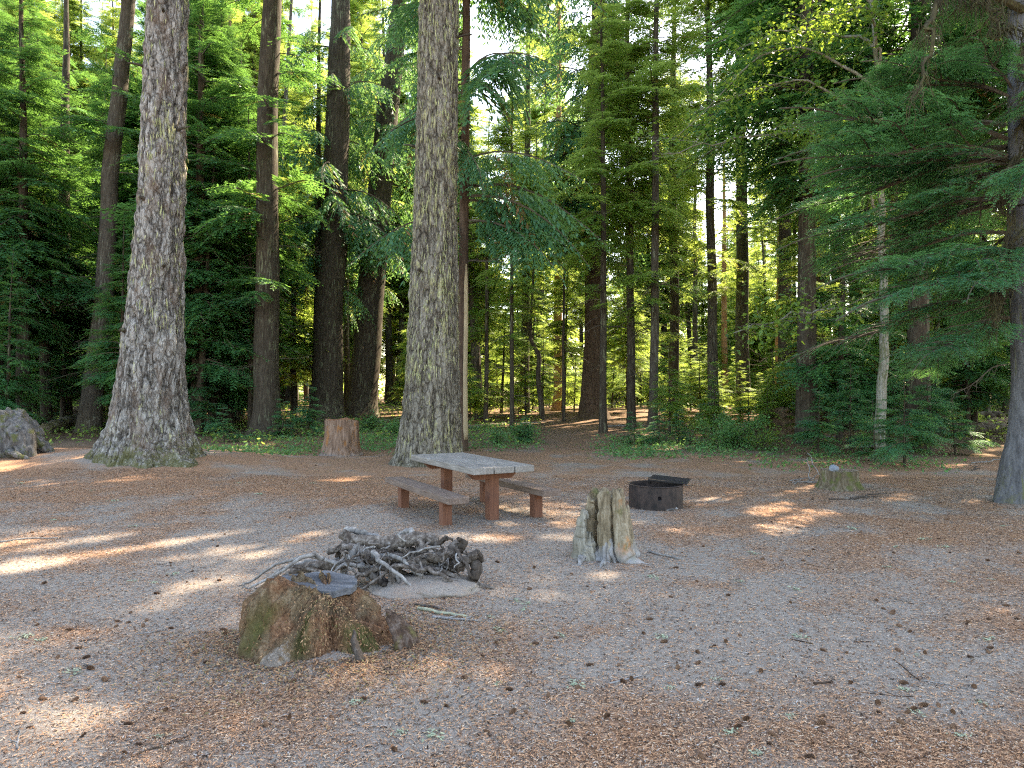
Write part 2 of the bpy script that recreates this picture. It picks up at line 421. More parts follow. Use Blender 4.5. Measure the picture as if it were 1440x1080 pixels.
def bough(seed):
    """a long bough whose side branches are sprays themselves, for the tree that hangs nearest the eye"""
    r = np.random.default_rng(seed); mb = MB(); sub = [spray(s, 20, 6, .009, .16, False, .30, .30, .01) for s in (seed*10+1, seed*10+2)]
    t = np.linspace(0, 1, 14); ax = lambda u: np.stack([u, .06*np.sin(u*4+seed)*u, -.20*u**1.8+.02*np.sin(u*9)], -1)
    v, f = tube(ax(t), .011*(1-t*.85)+.001, 4, cap=False); mb.add(v, f, .5, 1)
    us = np.linspace(.16, .97, 15)
    for uu in us:
        for sd in (-1, 1):
            if r.random() < .16: continue
            vv, ff, tt, mm = sub[r.integers(2)]
            a = math.radians(52-18*uu+r.normal(0, 7))*sd; sc = .40*(math.sin(min(1, uu*1.05+.16)*math.pi)**.6*.85+.15)*r.uniform(.7, 1.15)
            R = np.array(Matrix.Rotation(a, 3, 'Z') @ Matrix.Rotation(r.normal(.10, .10), 3, 'Y') @ Matrix.Rotation(r.normal(0, .2), 3, 'X'))
            mb.add((vv*sc*[1, r.choice([-1, 1]), 1]) @ R.T+ax(np.array([uu]))[0], ff, tt+r.normal(0, .08), mm)
    return mb.arrays()
XHI = [bough(s) for s in (61, 62, 63)]
def bare(seed, nsec):
    r = np.random.default_rng(seed); mb = MB(); t = np.linspace(0, 1, 8)
    ax = lambda u: np.stack([u, .08*np.sin(u*4+seed)*u, -.22*u**1.6+.03*np.sin(u*7)], -1)
    v, f = tube(ax(t), .010*(1-t*.8)+.001, 4, cap=False); mb.add(v, f, .5, 1)
    for uu in np.linspace(.15, .95, nsec):
        for sd in (-1, 1):
            if r.random() < .25: continue
            b = ax(np.array([uu]))[0]; a = math.radians(r.uniform(30, 70))*sd; ln = r.uniform(.1, .34)*(1.1-uu*.6)
            e = b+np.array([math.cos(a)*ln, math.sin(a)*ln, r.uniform(-.16, .02)]); mid = (b+e)/2+r.normal(0, .015, 3)
            v, f = tube([b, mid, e], [.004, .003, .0012], 3, cap=False); mb.add(v, f, .5, 1)
    return mb.arrays()
BARE = [bare(s, 7) for s in (51, 52, 53)]

# sunlight: where the photo shows light on the ground the canopy is open along the sun's direction
PATCH = [  # photo pixel of a patch, half length along the sun's azimuth, half width
    (60, 792, .8, .40), (215, 768, .9, .40), (300, 755, .7, .25), (440, 752, .55, .2), (120, 760, .6, .22), (20, 765, .5, .2),
    (690, 757, .35, .42), (790, 757, .3, .5), (640, 752, .3, .25), (385, 690, .3, .4), (1110, 738, .95, .42), (1150, 722, .6, .36), (1090, 715, .9, .34),
    (1000, 705, 1.1, .32), (1120, 688, 1.4, .40), (1160, 678, 1.1, .40), (1040, 690, .8, .26), (1410, 852, .5, .16), (1345, 655, .9, .4), (1240, 668, .5, .25),
    (100, 646, .4, .3), (130, 652, .4, .25), (840, 592, 2.6, .8), (700, 600, 1.6, .5), (900, 628, .8, .5), (930, 640, .5, .3), (980, 655, .4, .2),
    (720, 735, .25, .25), (770, 690, .25, .35), (1380, 640, .9, .4), (1000, 583, 2.2, .6), (560, 800, .12, .15), (700, 950, .25, .12), (120, 1010, .3, .12)]
PW = []
for (a_, b_, l_, w_) in PATCH:
    q = pix(a_, b_); k_ = .78 if a_ < 500 else .95; PW.append((q[0], q[1], l_*k_, w_*k_))
GLINT = [(780, 150, 36, 4, 3), (930, 130, 36, 4, 3), (1050, 250, 34, 3, 2), (730, 260, 34, 3, 2),  # photo pixel, distance, half length, half width of sunlit foliage
    (1150, 60, 17, 1.3, 1.1), (1060, 120, 17, .9, .8), (1010, 200, 17, .7, .6), (130, 120, 20, 1.3, 1.2), (60, 330, 20, 1.2, .9), (330, 260, 23, 1.2, .9), (1310, 495, 13, .8, .35), (1390, 470, 13, .5, .4), (1200, 600, 16, .8, .4), (400, 560, 22, .9, .5),
    (790, 520, 44, 4, 2.5), (700, 450, 40, 4, 2.5), (900, 450, 42, 5, 2.5), (1000, 480, 40, 4, 2.5), (1090, 500, 36, 3, 2), (550, 450, 40, 4, 2), (830, 200, 20, .8, .5), (30, 200, 19, 1, .8), (1230, 120, 14, 1, .6), (800, 330, 38, 4, 2), (960, 350, 38, 4, 2), (1060, 380, 38, 4, 2)]
P3 = [((a_-CX)/F*d_, d_, EYE-(b_-HY)/F*d_, l_, w_) for a_, b_, d_, l_, w_ in GLINT]
SA = np.array([math.sin(SUN_AZ), math.cos(SUN_AZ)]); SB = np.array([SA[1], -SA[0]])
def in_sun(c):
    """mask of points (world) that stand between the sun and one of the lit patches"""
    k = 1/math.tan(SUN_EL)
    zz = c[:, 2]
    gx = c[:, 0]-zz*k*SA[0]; gy = c[:, 1]-zz*k*SA[1]
    m = np.zeros(len(c), bool)
    wob = 1.05+1.5*(fbm(gx*2.6, gy*2.6, 0, 77)-.5)-.55*np.random.default_rng(len(c)).random(len(c))
    for x, y, l, w in PW:
        dx, dy = gx-x, gy-y
        a = dx*SA[0]+dy*SA[1]; b = dx*SB[0]+dy*SB[1]
        m |= (a/l)**2+(b/w)**2 < wob
    m &= zz > 2.2
    for x, y, z, l, w in P3:
        dx, dy = gx-(x-z*k*SA[0]), gy-(y-z*k*SA[1])
        a = dx*SA[0]+dy*SA[1]; b = dx*SB[0]+dy*SB[1]
        m |= ((a/l)**2+(b/w)**2 < wob) & (zz > z+.7)
    return m

def crown_arrays(plan, base=None, carve=True, seed=0):
    """plan: list of (templates, pos, azimuth, pitch, roll, length, tint). One merged mesh for the tree's foliage"""
    r = np.random.default_rng(seed)
    VV, FF, TT, MM, n = [], [], [], [], 0
    for (tp, p, az, pt, rl, L, ti) in plan:
        v, f, t, mi = tp[r.integers(len(tp))]
        R = np.array((Matrix.Rotation(az, 3, 'Z') @ Matrix.Rotation(-pt, 3, 'Y') @ Matrix.Rotation(rl, 3, 'X')))
        sy = 1 if r.random() < .5 else -1
        w = (v*[L, L*sy, L]) @ R.T + p
        VV.append(w); FF.append(f+n); n += len(v); TT.append(t+ti); MM.append(mi)
    V, Fq, t, mi = np.concatenate(VV), np.concatenate(FF), np.concatenate(TT), np.concatenate(MM)
    if carve and base is not None:
        c = V[Fq].mean(1)
        w = np.array(base.to_3x3()); c = c @ w.T+np.array(base.translation)
        k = ~(in_sun(c) & (mi == 0))
        Fq, t, mi = Fq[k], t[k], mi[k]
        used = np.zeros(len(V), bool); used[Fq.ravel()] = True
        idx = np.cumsum(used)-1; V = V[used]; Fq = idx[Fq]
    return V, Fq, t, mi
def conifer_plan(r, z0, z1, rmax, count, kind, dist, base_r, zbase=0.0, azc=None, azs=None, bare_z=None, tint=0.0, top_k=.75, clump=.5, hi_d=17.5):
    plan = []
    zlim = .60*dist+2.6
    ph = r.uniform(0, 6.28)
    for k in range(count):
        u = r.random()
        z = z0+(z1-z0)*u
        if azc is not None and r.random() < .8: az = azc+r.normal(0, azs)
        else: az = (k*2.39996+ph+r.normal(0, .35))
        if fbm(np.array(math.cos(az)*1.2+ph), np.array(math.sin(az)*1.2), np.array(z*.45), 5, 2) < clump*.72: continue
        prof = min(1.0, .55+u*3)*(1-max(0, u-.12)/.88)**top_k
        L = max(.35, rmax*prof*r.uniform(.65, 1.12))
        pt = r.normal(-.05-.12*(1-u), .14)+.35*u
        vis = z+zbase < zlim
        if kind == 'cedar': tp = (CHI if dist < hi_d+4 else CMID) if vis else LO
        else: tp = (XHI if dist < 13.5 else HI if dist < hi_d else MID) if vis else LO
        p = np.array([math.cos(az)*base_r*.5, math.sin(az)*base_r*.5, z])
        plan.append((tp, p, az, pt, r.normal(0, .16), L, tint+r.normal(0, .15)))
    if bare_z:
        for k in range(int(bare_z[2])):
            z = r.uniform(bare_z[0], bare_z[1]); az = r.uniform(0, 6.28)
            plan.append((BARE, np.array([math.cos(az)*base_r*.7, math.sin(az)*base_r*.7, z]), az, r.normal(-.1, .18), r.uniform(-1, 1), r.uniform(.7, 2.1)*(1 if dist > 14 else .8), 0))
    return plan

def trunk_mesh(name, zs, rs, cx, mat, seed, nth=18, furrow=0.0, flare=(), lobes=.05, cy=None, k=9.0):
    """zs, rs, cx: profile points; returns a mesh with furrowed bark. flare: (angle, reach, width, height)"""
    Z = np.asarray(zs); n = len(Z)
    th = np.arange(nth)*2*math.pi/nth
    R = np.asarray(rs)[:, None]*np.ones(nth); C, S = np.cos(th), np.sin(th)
    R = R*(1+lobes*2*(fbm(C*1.4+seed, S*1.4, Z[:, None]*.35, seed, 2)-.5))
    for (a, reach, wd, ht) in flare:
        dth = (th-a+math.pi) % (2*math.pi)-math.pi
        R = R+reach*np.exp(-(dth/wd)**2)*np.exp(-np.maximum(Z[:, None]+.1, 0)/ht)
    ridge = np.full(R.shape, .5)
    if furrow:
        X, Y = C*R, S*R
        n1 = vn(X*k, Y*k, Z[:, None]*k*.16+vn(X*3, Y*3, Z[:, None]*1.2, seed+5)*1.4, seed)
        n2 = vn(X*k*2.1, Y*k*2.1, Z[:, None]*k*.45, seed+3)
        ridge = np.clip((1-np.abs(2*n1-1)**.8)*.0+np.abs(2*n1-1)**.7*.75+.35*n2, 0, 1)
        plates = vn(X*k*.8, Y*k*.8, Z[:, None]*k*.5, seed+8)
        R = R+furrow*(ridge-.45)+furrow*.7*(plates-.5)+furrow*.5*(vn(X*k*4, Y*k*4, Z[:, None]*k*1.6, seed+11)-.5)
    cxx = np.asarray(cx)[:, None]; cyy = 0 if cy is None else np.asarray(cy)[:, None]
    V = np.stack([cxx+R*C, cyy+R*S, Z[:, None]+0*R], -1).reshape(-1, 3)
    i, j = np.meshgrid(np.arange(n-1), np.arange(nth), indexing='ij'); i, j = i.ravel(), j.ravel(); q = (j+1) % nth
    f = np.stack([i*nth+j, i*nth+q, (i+1)*nth+q, (i+1)*nth+j], 1)
    return mesh_from(name, V, f, None, None, [mat], True, {'ridge': ridge.ravel()})

# ------------------------------------------------------------------ trees
def px_top(bx, d, tx):
    z = .5781*d+1.7
    return (tx-bx)/F*d/z        # sideways lean per metre of height
def place_root(bx, by, tx, label, cat='tree', name='conifer_tree', group=None, dmax=62, sink=.05):
    x, d = pix(bx, by, dmax)
    lean = math.atan(px_top(bx, d, tx))
    o = empty(name, (x, d, Tz(x, d)-sink), label, cat, group, (0, lean, 0))
    return o, d
def base_matrix(o): return Matrix.Translation(o.location) @ o.rotation_euler.to_matrix().to_4x4()
def crown(o, plan, mat, seed, name='crown', carve=True, stem='stem'):
    v, f, t, mi = crown_arrays(plan, base_matrix(o), carve, seed)
    return link(name, mesh_from(name, v, f, t, mi, [M[mat], M[stem]]), o)

def hero(bx, by, label, zs, rs, cxs, mat, flare, crown_z, seed, furrow):
    x, d = pix(bx, by)
    o = empty('giant_fir_tree', (x, d, Tz(x, d)-.05), label, 'tree')
    zz = np.concatenate([np.arange(-.35, 12.5, .032), np.linspace(13, 38, 60)])
    m = trunk_mesh('trunk', zz, np.interp(zz, zs, rs), np.interp(zz, zs, cxs), M[mat], seed, 250, furrow, flare, .05)
    tr = link('trunk', m, o)
    r = np.random.default_rng(seed)
    crown(o, conifer_plan(r, 15.5, 37, 4.6, 260, 'hem', d, .4, crown_z, clump=.35), 'hemlock', seed)
    return o, d, m
hL, dL, mL = hero(211, 640, 'massive grey furrowed fir trunk with mossy flared base on the needle mound',
    [-.4, 0, .35, .7, 1.45, 2.4, 3.4, 5.9, 10.8, 20, 38], [1.04, .92, .84, .79, .71, .63, .565, .465, .395, .34, .06],
    [0, 0, 0, 0, .02, .07, .12, .26, .42, .6, .8], 'bark_grey', ((3.35, .52, .30, .50), (5.75, .62, .30, .36), (5.1, .30, .22, .5), (4.45, .16, .22, .6), (3.9, .22, .2, .6), (.4, .3, .4, .5), (2.2, .4, .4, .5)), 0, 101, .085)
hC, dC, mC = hero(604, 652, 'massive lichen streaked fir trunk rising straight behind the picnic table',
    [-.4, 0, .3, .9, 1.6, 3.5, 6.0, 11.0, 20, 38], [.94, .86, .79, .73, .68, .60, .52, .465, .40, .05],
    [0, 0, .01, .03, .06, .10, .14, .22, .3, .4], 'bark_mid', ((3.5, .22, .5, .35), (5.3, .12, .4, .3), (.0, .08, .4, .3), (4.4, .10, .25, .5)), 0, 202, .065)

def hang_lichen(o, m, n, seed, zlo, zhi, side=0):
    """tufts of pale lichen hanging on the bark: one scattered part of the tree"""
    r = np.random.default_rng(seed)
    co = np.empty(len(m.vertices)*3, np.float32); m.vertices.foreach_get('co', co); co = co.reshape(-1, 3)
    ok = np.where((co[:, 2] > zlo) & (co[:, 2] < zhi))[0]
    wgt = np.exp(5*(fbm(co[ok, 0]*2.2, co[ok, 1]*2.2, co[ok, 2]*.45, seed)-.5)); wgt /= wgt.sum()
    P = co[r.choice(ok, n, p=wgt)]
    c = np.array([np.interp(P[:, 2], [0, 11], [0, .3]), 0*P[:, 2]]).T
    nrm = P[:, :2]-c; nrm /= np.linalg.norm(nrm, axis=1)[:, None]
    nrm = np.concatenate([nrm, np.zeros((n, 1))], 1)
    tan = np.stack([-nrm[:, 1], nrm[:, 0], 0*nrm[:, 0]], 1)
    L = r.uniform(.05, .30, n)**1.0; W = r.uniform(.006, .018, n)
    b = P+nrm*.012
    tip = b+np.stack([0*L, 0*L, -L], 1)+nrm*(r.uniform(.0, .03, n))[:, None]+tan*(r.normal(0, .02, n))[:, None]
    md = b*.6+tip*.4+nrm*.012
    v = np.stack([b, md+tan*W[:, None], tip, md-tan*W[:, None]], 1).reshape(-1, 3)
    link('lichen', mesh_from('lichen', v, np.arange(n*4).reshape(-1, 4), r.random(n), None, [M['lichen']]), o)
def stubs(o, rs, zs, cxs, spots, mat):
    for k, (z, a, L, r0) in enumerate(spots):
        R = np.interp(z, zs, rs); cx = np.interp(z, zs, cxs); d = np.array([math.cos(a), math.sin(a), .15])
        p = np.array([cx, 0, z])+d*(R-.06); c = curve([p, p+d*(L*.5+.06)+[0, 0, .01], p+d*(L+.06)-[0, 0, .02]], 8, .01, k)
        v, f = tube(c, np.linspace(r0*1.5, r0*.6, 8), 9, .3, k); link('branch_stub', mesh_from('branch_stub', v, f, None, None, [M[mat]], True), o)
stubs(hL, [.95, .71, .565, .465, .395], [0, 1.45, 3.4, 5.9, 10.8], [0, .02, .12, .26, .42], [(4.1, 5.4, .22, .03), (5.6, 4.4, .10, .035), (7.2, 5.9, .35, .022), (8.6, 3.6, .3, .025), (9.7, 5.0, .14, .03), (2.7, 4.0, .08, .04)], 'bark_dark')
stubs(hC, [.86, .68, .60, .52, .465], [0, 1.6, 3.5, 6, 11], [0, .06, .1, .14, .22], [(4.6, 4.2, .12, .03), (6.2, 5.6, .25, .022), (7.7, 3.4, .3, .022), (9.2, 4.9, .12, .03), (10.4, 6.1, .4, .02)], 'bark_dark')
hang_lichen(hC, mC, 1500, 5, 2.2, 12.3)
hang_lichen(hL, mL, 650, 6, 2.8, 12.3)

# trees one can point at: base pixel, trunk width, pixel column where it leaves the top of the picture
# (x, y, w, top x, kind, crown base, crown radius, branches, height, bark, label)
TREES = [
 (125, 607, 27, 182, 'fir', 5.5, 2.6, 90, 30, 'bark_slim', 'slim leaning trunk with pale lichen bands close beside the massive grey furrowed fir'),
 (90, 588, 17, 93, 'fir', 3.0, 2.9, 120, 26, 'bark_dark', 'dark hemlock seen in the gap beyond the slim leaning trunk'),
 (18, 592, 11, 20, 'hem', .8, 3.2, 190, 15, 'bark_dark', 'bushy dark hemlock behind the knobbly root burl'),
 (58, 584, 10, 58, 'hem', 1.2, 3.0, 170, 17, 'bark_dark', 'bushy hemlock behind the mossy fallen log'),
 (140, 580, 9, 150, 'hem', 4.0, 2.8, 130, 20, 'bark_dark', 'hemlock hidden behind the slim leaning trunk, boughs sweeping low'),
 (205, 590, 10, 205, 'hem', 3.0, 3.2, 150, 22, 'bark_dark', 'hemlock wholly behind the massive grey furrowed trunk, boughs showing at both flanks'),
 (268, 588, 10, 262, 'hem', 2.0, 3.2, 170, 22, 'bark_dark', 'tall dark hemlock squeezed behind the flank of the massive grey fir'),
 (300, 604, 13, 298, 'hem', 1.3, 3.3, 210, 19, 'bark_dark', 'dense dark hemlock whose boughs spread just past the mossy flared base'),
 (336, 590, 10, 340, 'hem', 3.0, 3.0, 150, 18, 'bark_dark', 'dark hemlock between the bushy boughs and the straight reddish based trunk'),
 (352, 607, 7, 350, 'pole', 2.6, 1.8, 40, 13, 'bark_dark', 'thin dark pole standing against the straight reddish based trunk'),
 (375, 613, 35, 379, 'fir', 4.5, 3.0, 110, 32, 'bark_dark', 'straight dark trunk with reddish rotten base among the hemlock boughs'),
 (414, 588, 9, 412, 'hem', 2.0, 2.8, 120, 15, 'bark_dark', 'hemlock with flat low boughs behind the reddish brown cut stump'),
 (443, 590, 11, 452, 'pole', 8.0, 2.4, 60, 24, 'bark_dark', 'slender trunk pressed close to the tall dark cedar behind the cut stump'),
 (459, 592, 43, 477, 'cedar', 5.5, 3.6, 110, 33, 'bark_dark', 'tall dark cedar rising directly behind the reddish brown cut stump'),
 (506, 586, 42, 562, 'cedar', 6.5, 3.4, 90, 31, 'bark_dark', 'thick blackish trunk leaning towards the lichen streaked fir, dead twigs on it'),
 (487, 578, 8, 490, 'pole', 9.0, 2.0, 45, 22, 'bark_dark', 'narrow pole seen between the tall dark cedar and the leaning blackish trunk'),
 (524, 583, 8, 536, 'pole', 9.0, 1.8, 40, 20, 'bark_dark', 'narrow pole leaning alongside the thick blackish trunk'),
 (683, 595, 6, 690, 'pole', 3.2, 2.0, 50, 14, 'bark_dark', 'thin dark pole with a broken fan of roots at its foot, nearest the pale snag'),
 (720, 602, 6, 722, 'pole', 3.4, 2.1, 60, 16, 'bark_dark', 'thin dark pole rising behind the low dark bush by the table'),
 (738, 580, 13, 743, 'fir', 6.5, 2.4, 80, 27, 'bark_dark', 'medium dark trunk behind the second thin pole past the pale snag'),
 (785, 578, 13, 787, 'fir', 6.0, 2.2, 60, 28, 'bark_orange', 'orange barked trunk glowing in the sun deep in the wood'),
 (793, 593, 4, 793, 'pole', 5.0, 1.7, 40, 14, 'bark_dark', 'very thin sapling pole standing before the orange barked trunk'),
 (833, 587, 33, 839, 'cedar', 7.5, 3.6, 120, 33, 'bark_red', 'broad reddish cedar trunk with flared foot beside the sunny path'),
 (848, 608, 10, 846, 'pole', 4.8, 2.2, 60, 19, 'bark_dark', 'slim dark trunk standing in front of the broad reddish cedar'),
 (888, 603, 12, 884, 'fir', 3.2, 2.3, 80, 23, 'bark_dark', 'straight dark trunk with many dead twigs, first past the sunny path'),
 (918, 606, 13, 923, 'fir', 3.0, 2.3, 80, 24, 'bark_slim', 'straight dark trunk with low hemlock boughs, second past the sunny path'),
 (947, 583, 15, 949, 'fir', 6.0, 2.5, 80, 28, 'bark_dark', 'brown trunk with a broad shaded foot, third past the sunny path'),
 (977, 572, 8, 976, 'pole', 6.0, 2.0, 50, 22, 'bark_dark', 'slender far trunk between the brown trunk and the stout pale one'),
 (1003, 594, 15, 996, 'fir', 5.0, 2.4, 80, 27, 'bark_slim', 'stout trunk with a pale scarred patch, standing behind the leafy green bush'),
 (1021, 570, 9, 1016, 'pole', 6.0, 2.0, 50, 23, 'bark_orange', 'slender reddish trunk in the gap behind the leafy green bush'),
 (1046, 580, 19, 1040, 'fir', 7.0, 2.6, 80, 30, 'bark_slim', 'tall grey trunk rising from the far edge of the leafy green bush'),
 (1099, 577, 17, 1096, 'fir', 5.0, 2.4, 80, 27, 'bark_orange', 'sunlit reddish trunk behind the upturned brown root wad'),
 (1117, 588, 6, 1120, 'pole', 4.0, 1.8, 50, 18, 'bark_dark', 'thin black pole beside the upturned brown root wad'),
 (1139, 580, 9, 1141, 'pole', 4.5, 2.2, 60, 20, 'bark_dark', 'slender dark pole beyond the thin black pole and root wad'),
 (1160, 596, 20, 1158, 'cedar', 5.5, 2.8, 80, 28, 'bark_red', 'brown cedar trunk with orange rot at its foot in the shady thicket'),
 (1182, 586, 17, 1168, 'fir', 6.0, 2.6, 70, 27, 'bark_dark', 'dark trunk leaning behind the brown cedar with the orange rotten foot'),
 (1214, 588, 36, 1219, 'cedar', 6.5, 3.0, 80, 31, 'bark_dark', 'wide blackish ribbed trunk just behind the pale mottled alder'),
 (1297, 598, 27, 1289, 'fir', 5.0, 3.0, 100, 30, 'bark_dark', 'wide black trunk between the two pale mottled alder stems'),
 (1262, 592, 7, 1262, 'pole', 4.0, 1.8, 45, 16, 'bark_dark', 'thin dark pole between the mottled alder and the wide black trunk'),
 (1345, 594, 13, 1352, 'hem', 4.0, 2.8, 60, 24, 'bark_dark', 'dark hemlock behind the fallen logs in the shady corner'),
 (1385, 590, 12, 1378, 'hem', 3.2, 2.8, 60, 22, 'bark_dark', 'dark hemlock between the fallen logs and the curved grey trunk'),
 (1437, 596, 22, 1433, 'hem', 5.0, 3.0, 70, 27, 'bark_dark', 'large dark hemlock standing far behind the curved grey trunk'),
]
seed = 300
for (bx, by, w, tx, kind, z0, rad, nb, H, bark, label) in TREES:
    seed += 1
    r = np.random.default_rng(seed)
    o, d = place_root(bx, by, tx, label)
    R0 = w*d/F/2
    zz = np.concatenate([[-.3, 0, .15, .35, .6, 1, 1.6], np.linspace(2.4, H, 26)])
    rr = np.interp(zz, [-.3, 0, .35, 1.0, 1.6, 4, H*.5, H], [R0*1.55, R0*1.42, R0*1.2, R0*1.06, R0, R0*.93, R0*.72, .015])
    wob = (fbm(zz*.16+seed*3.3, zz*0, 0, seed)-.5)*.5*np.minimum(zz/4, 1)*min(1, .25+R0); wob -= wob[1]
    link('trunk', trunk_mesh('trunk', zz, rr, wob, M[bark], seed, 20 if w > 16 else 12, .03*min(1, R0*2), [(r.uniform(0, 6.28), R0*.5, .4, .35) for _ in range(3)] if w > 12 else (), .06, None, 7), o)
    zb = o.location.z
    azc = azs = None
    if kind == 'hem': plan = conifer_plan(r, z0, H, rad*1.12, int(nb*1.55), 'hem', d, R0, zb, clump=.38, top_k=.8)
    elif kind == 'cedar': plan = conifer_plan(r, z0, H, rad, nb, 'cedar', d, R0, zb, bare_z=(2.0, z0+2, 6), clump=.40)
    elif kind == 'pole': plan = conifer_plan(r, z0, H, rad, nb, 'hem', d, R0, zb, bare_z=(1.2, max(z0+1, 6), 12), clump=.46)
    else: plan = conifer_plan(r, z0, H, rad, nb if bx < 640 or bx > 1150 else int(nb*.75), 'hem', d, R0, zb, bare_z=(1.4, z0+3, 16), clump=.46)
    far = d > 25 and 400 < bx < 1160  # far crowns take the needle colour with sunlight painted in
    if 950 < bx < 1200 and kind != 'hem': plan += conifer_plan(r, 18, H, rad*1.4, int(nb*.6), 'hem', d, R0, zb, clump=.2, top_k=.5)  # extra high crown added to block a sunbeam over the clearing
    if 540 < bx < 1160 and kind != 'hem': plan += conifer_plan(r, 7.5, H, rad*1.15, int(nb*1.1), 'cedar' if kind == 'cedar' else 'hem', d, R0, zb, clump=.42, top_k=.6)
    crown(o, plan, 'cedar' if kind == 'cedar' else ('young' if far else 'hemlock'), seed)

# the pale snag leaning on nothing behind the centre fir: a live cedar with a split, barkless side
o, d = place_root(649, 634, 656, 'tall cedar with a pale split barkless strip right behind the lichen streaked fir')
zz = np.concatenate([[-.3, 0, .3, .8, 1.6], np.linspace(2.4, 27, 30)])
rr = np.interp(zz, [-.3, 0, .8, 3, 10, 27], [.24, .22, .17, .15, .135, .02])
link('trunk', trunk_mesh('trunk', zz, rr, zz*0, M['bark_red'], 881, 14, .015, (), .05), o)
mwood = wood_mat('barkless_wood', (.17, .12, .07), (.34, .27, .17), (.50, .42, .29), 2)
zs_ = np.linspace(.4, 6.0, 24)
v, f = tube(np.stack([.085+.0*zs_+.01*np.sin(zs_*2), -.09+0*zs_, zs_], 1), np.interp(zs_, [.4, 2, 5, 6], [.09, .085, .07, .01]), 8, .15, 5)
link('bare_wood', mesh_from('bare_wood', v, f, None, None, [mwood], True), o)
r = np.random.default_rng(882)
plan = conifer_plan(r, 5.8, 26, 4.6, 50, 'cedar', d, .1, 0, azc=.0, azs=.75, bare_z=(4.5, 9, 14), clump=.5, top_k=.6)
plan += conifer_plan(r, 8, 26, 3.4, 70, 'cedar', d, .1, 0, azc=math.pi*.92, azs=.7, clump=.3)
crown(o, plan, 'cedar', 882)

# the crooked little trunk
x, d = pix(763, 590)
o = empty('crooked_tree', (x, d, Tz(x, d)-.05), 'thin crooked trunk kinked sideways halfway up, before the sunny path', 'tree')
q = d/F
c = curve([(2*q, 0, -.2), (0, 0, 0), (-2*q, 0, 26*q), (-6*q, 0, 60*q), (-5*q, 0, 90*q), (-12*q, 0, 104*q), (-17*q, 0, 118*q), (-16*q, .1, 150*q), (-12*q, .2, 230*q), (-8*q, 0, 420*q)], 44)
v, f = tube(c, np.interp(np.arange(44), [0, 10, 30, 43], [.15, .12, .085, .02]), 8, .12, 3)
link('trunk', mesh_from('trunk', v, f, None, None, [M['bark_dark']], True), o)
crown(o, conifer_plan(np.random.default_rng(3), 3.6, 14, 1.9, 40, 'hem', d, .05, 0, bare_z=(2.2, 6, 8)), 'young', 3)

# ---- pale alders with broad leaves
def leaves_at(pts, r, n, spread, size):
    k = r.integers(len(pts), size=n); P = np.asarray(pts)[k]+r.normal(0, 1, (n, 3))*spread
    nrm = r.normal(0, .55, (n, 3)); nrm[:, 2] += 1; nrm /= np.linalg.norm(nrm, axis=1)[:, None]
    a = np.cross(nrm, r.normal(0, 1, (n, 3))); a /= np.linalg.norm(a, axis=1)[:, None]; b = np.cross(nrm, a)
    s = (size*r.uniform(.55, 1.2, n))[:, None]
    tip = a*s; tip[:, 2] -= (s*.25)[:, 0]
    v = np.stack([P-a*s*.9, P-a*s*.15+b*s*.52, P+tip, P-a*s*.15-b*s*.52], 1).reshape(-1, 3)
    return v, np.arange(n*4).reshape(-1, 4), np.clip(r.normal(.45, .25, n), 0, 1)
def alder(bx, by, path, rad0, label, limbs, seed, leafn, size, spread, name='alder_tree'):
    r = np.random.default_rng(seed)
    x, d = pix(bx, by)
    o = empty(name, (x, d, Tz(x, d)-.04), label, 'tree')
    q = d/F
    L3 = lambda p: ((p[0]-bx)*q, p[2] if len(p) > 2 else 0.0, (by-p[1])*q)
    pts = curve([L3(p) for p in path], 40, .06, seed)
    v, f = tube(pts, np.linspace(rad0*1.25, rad0*.3, 40)*np.where(np.arange(40) < 3, 1.15, 1), 12, .12, seed)
    link('trunk', mesh_from('trunk', v, f, None, None, [M['bark_alder']], True), o)
    mb = MB(); tips = []
    for (a, b_, c_) in limbs:
        lp = curve([L3(a), L3(b_), L3(c_)], 18, .10, seed+len(tips))
        v, f = tube(lp, np.linspace(.045, .010, 18), 6, .15, seed); mb.add(v, f, .5, 1)
        for k in range(4, 18):
            tips.append(lp[k])
            for _ in range(2):
                e = lp[k]+r.normal(0, 1, 3)*[.6, .6, .35]
                v, f = tube([lp[k], (lp[k]+e)/2+[0, 0, .05], e], [.007, .005, .002], 3, cap=False); mb.add(v, f, .5, 1)
                tips.append(e); tips.append((lp[k]+e)/2)
    v, f, t = leaves_at(tips, r, leafn, spread, size); mb.add(v, f, t, 0)
    v, f, t, mi = mb.arrays()
    link('crown', mesh_from('crown', v, f, t, mi, [M['maple'], M['bark_alder']]), o)
    return o
alder(1238, 645, [(1236, 652), (1236, 640), (1241, 560), (1246, 480), (1243, 400), (1239, 300), (1240, 200), (1236, 100), (1225, 0), (1215, -120)], .125,
      'pale mottled alder rising out of the shady thicket, its leafy limbs reaching over the gap',
      [((1238, 250), (1170, 215, -.6), (1090, 195, -1.2)), ((1238, 300), (1190, 250, -.4), (1120, 205, -1.0)), ((1240, 430), (1120, 440, -.6), (1010, 470, -1.2)),
       ((1240, 180), (1120, 120, -.3), (990, 140, .4)), ((1238, 120), (1100, 60, .2), (960, 180, .5)), ((1230, 60), (1140, 20, .6), (1040, 60, .2)),
       ((1225, 0), (1120, -60, 0), (1000, -20, -.6)), ((1238, 90), (1200, 40, -.8), (1120, 60, -1.4)), ((1240, 160), (1060, 190, 0), (930, 215, 0))], 41, 5200, .085, .17)
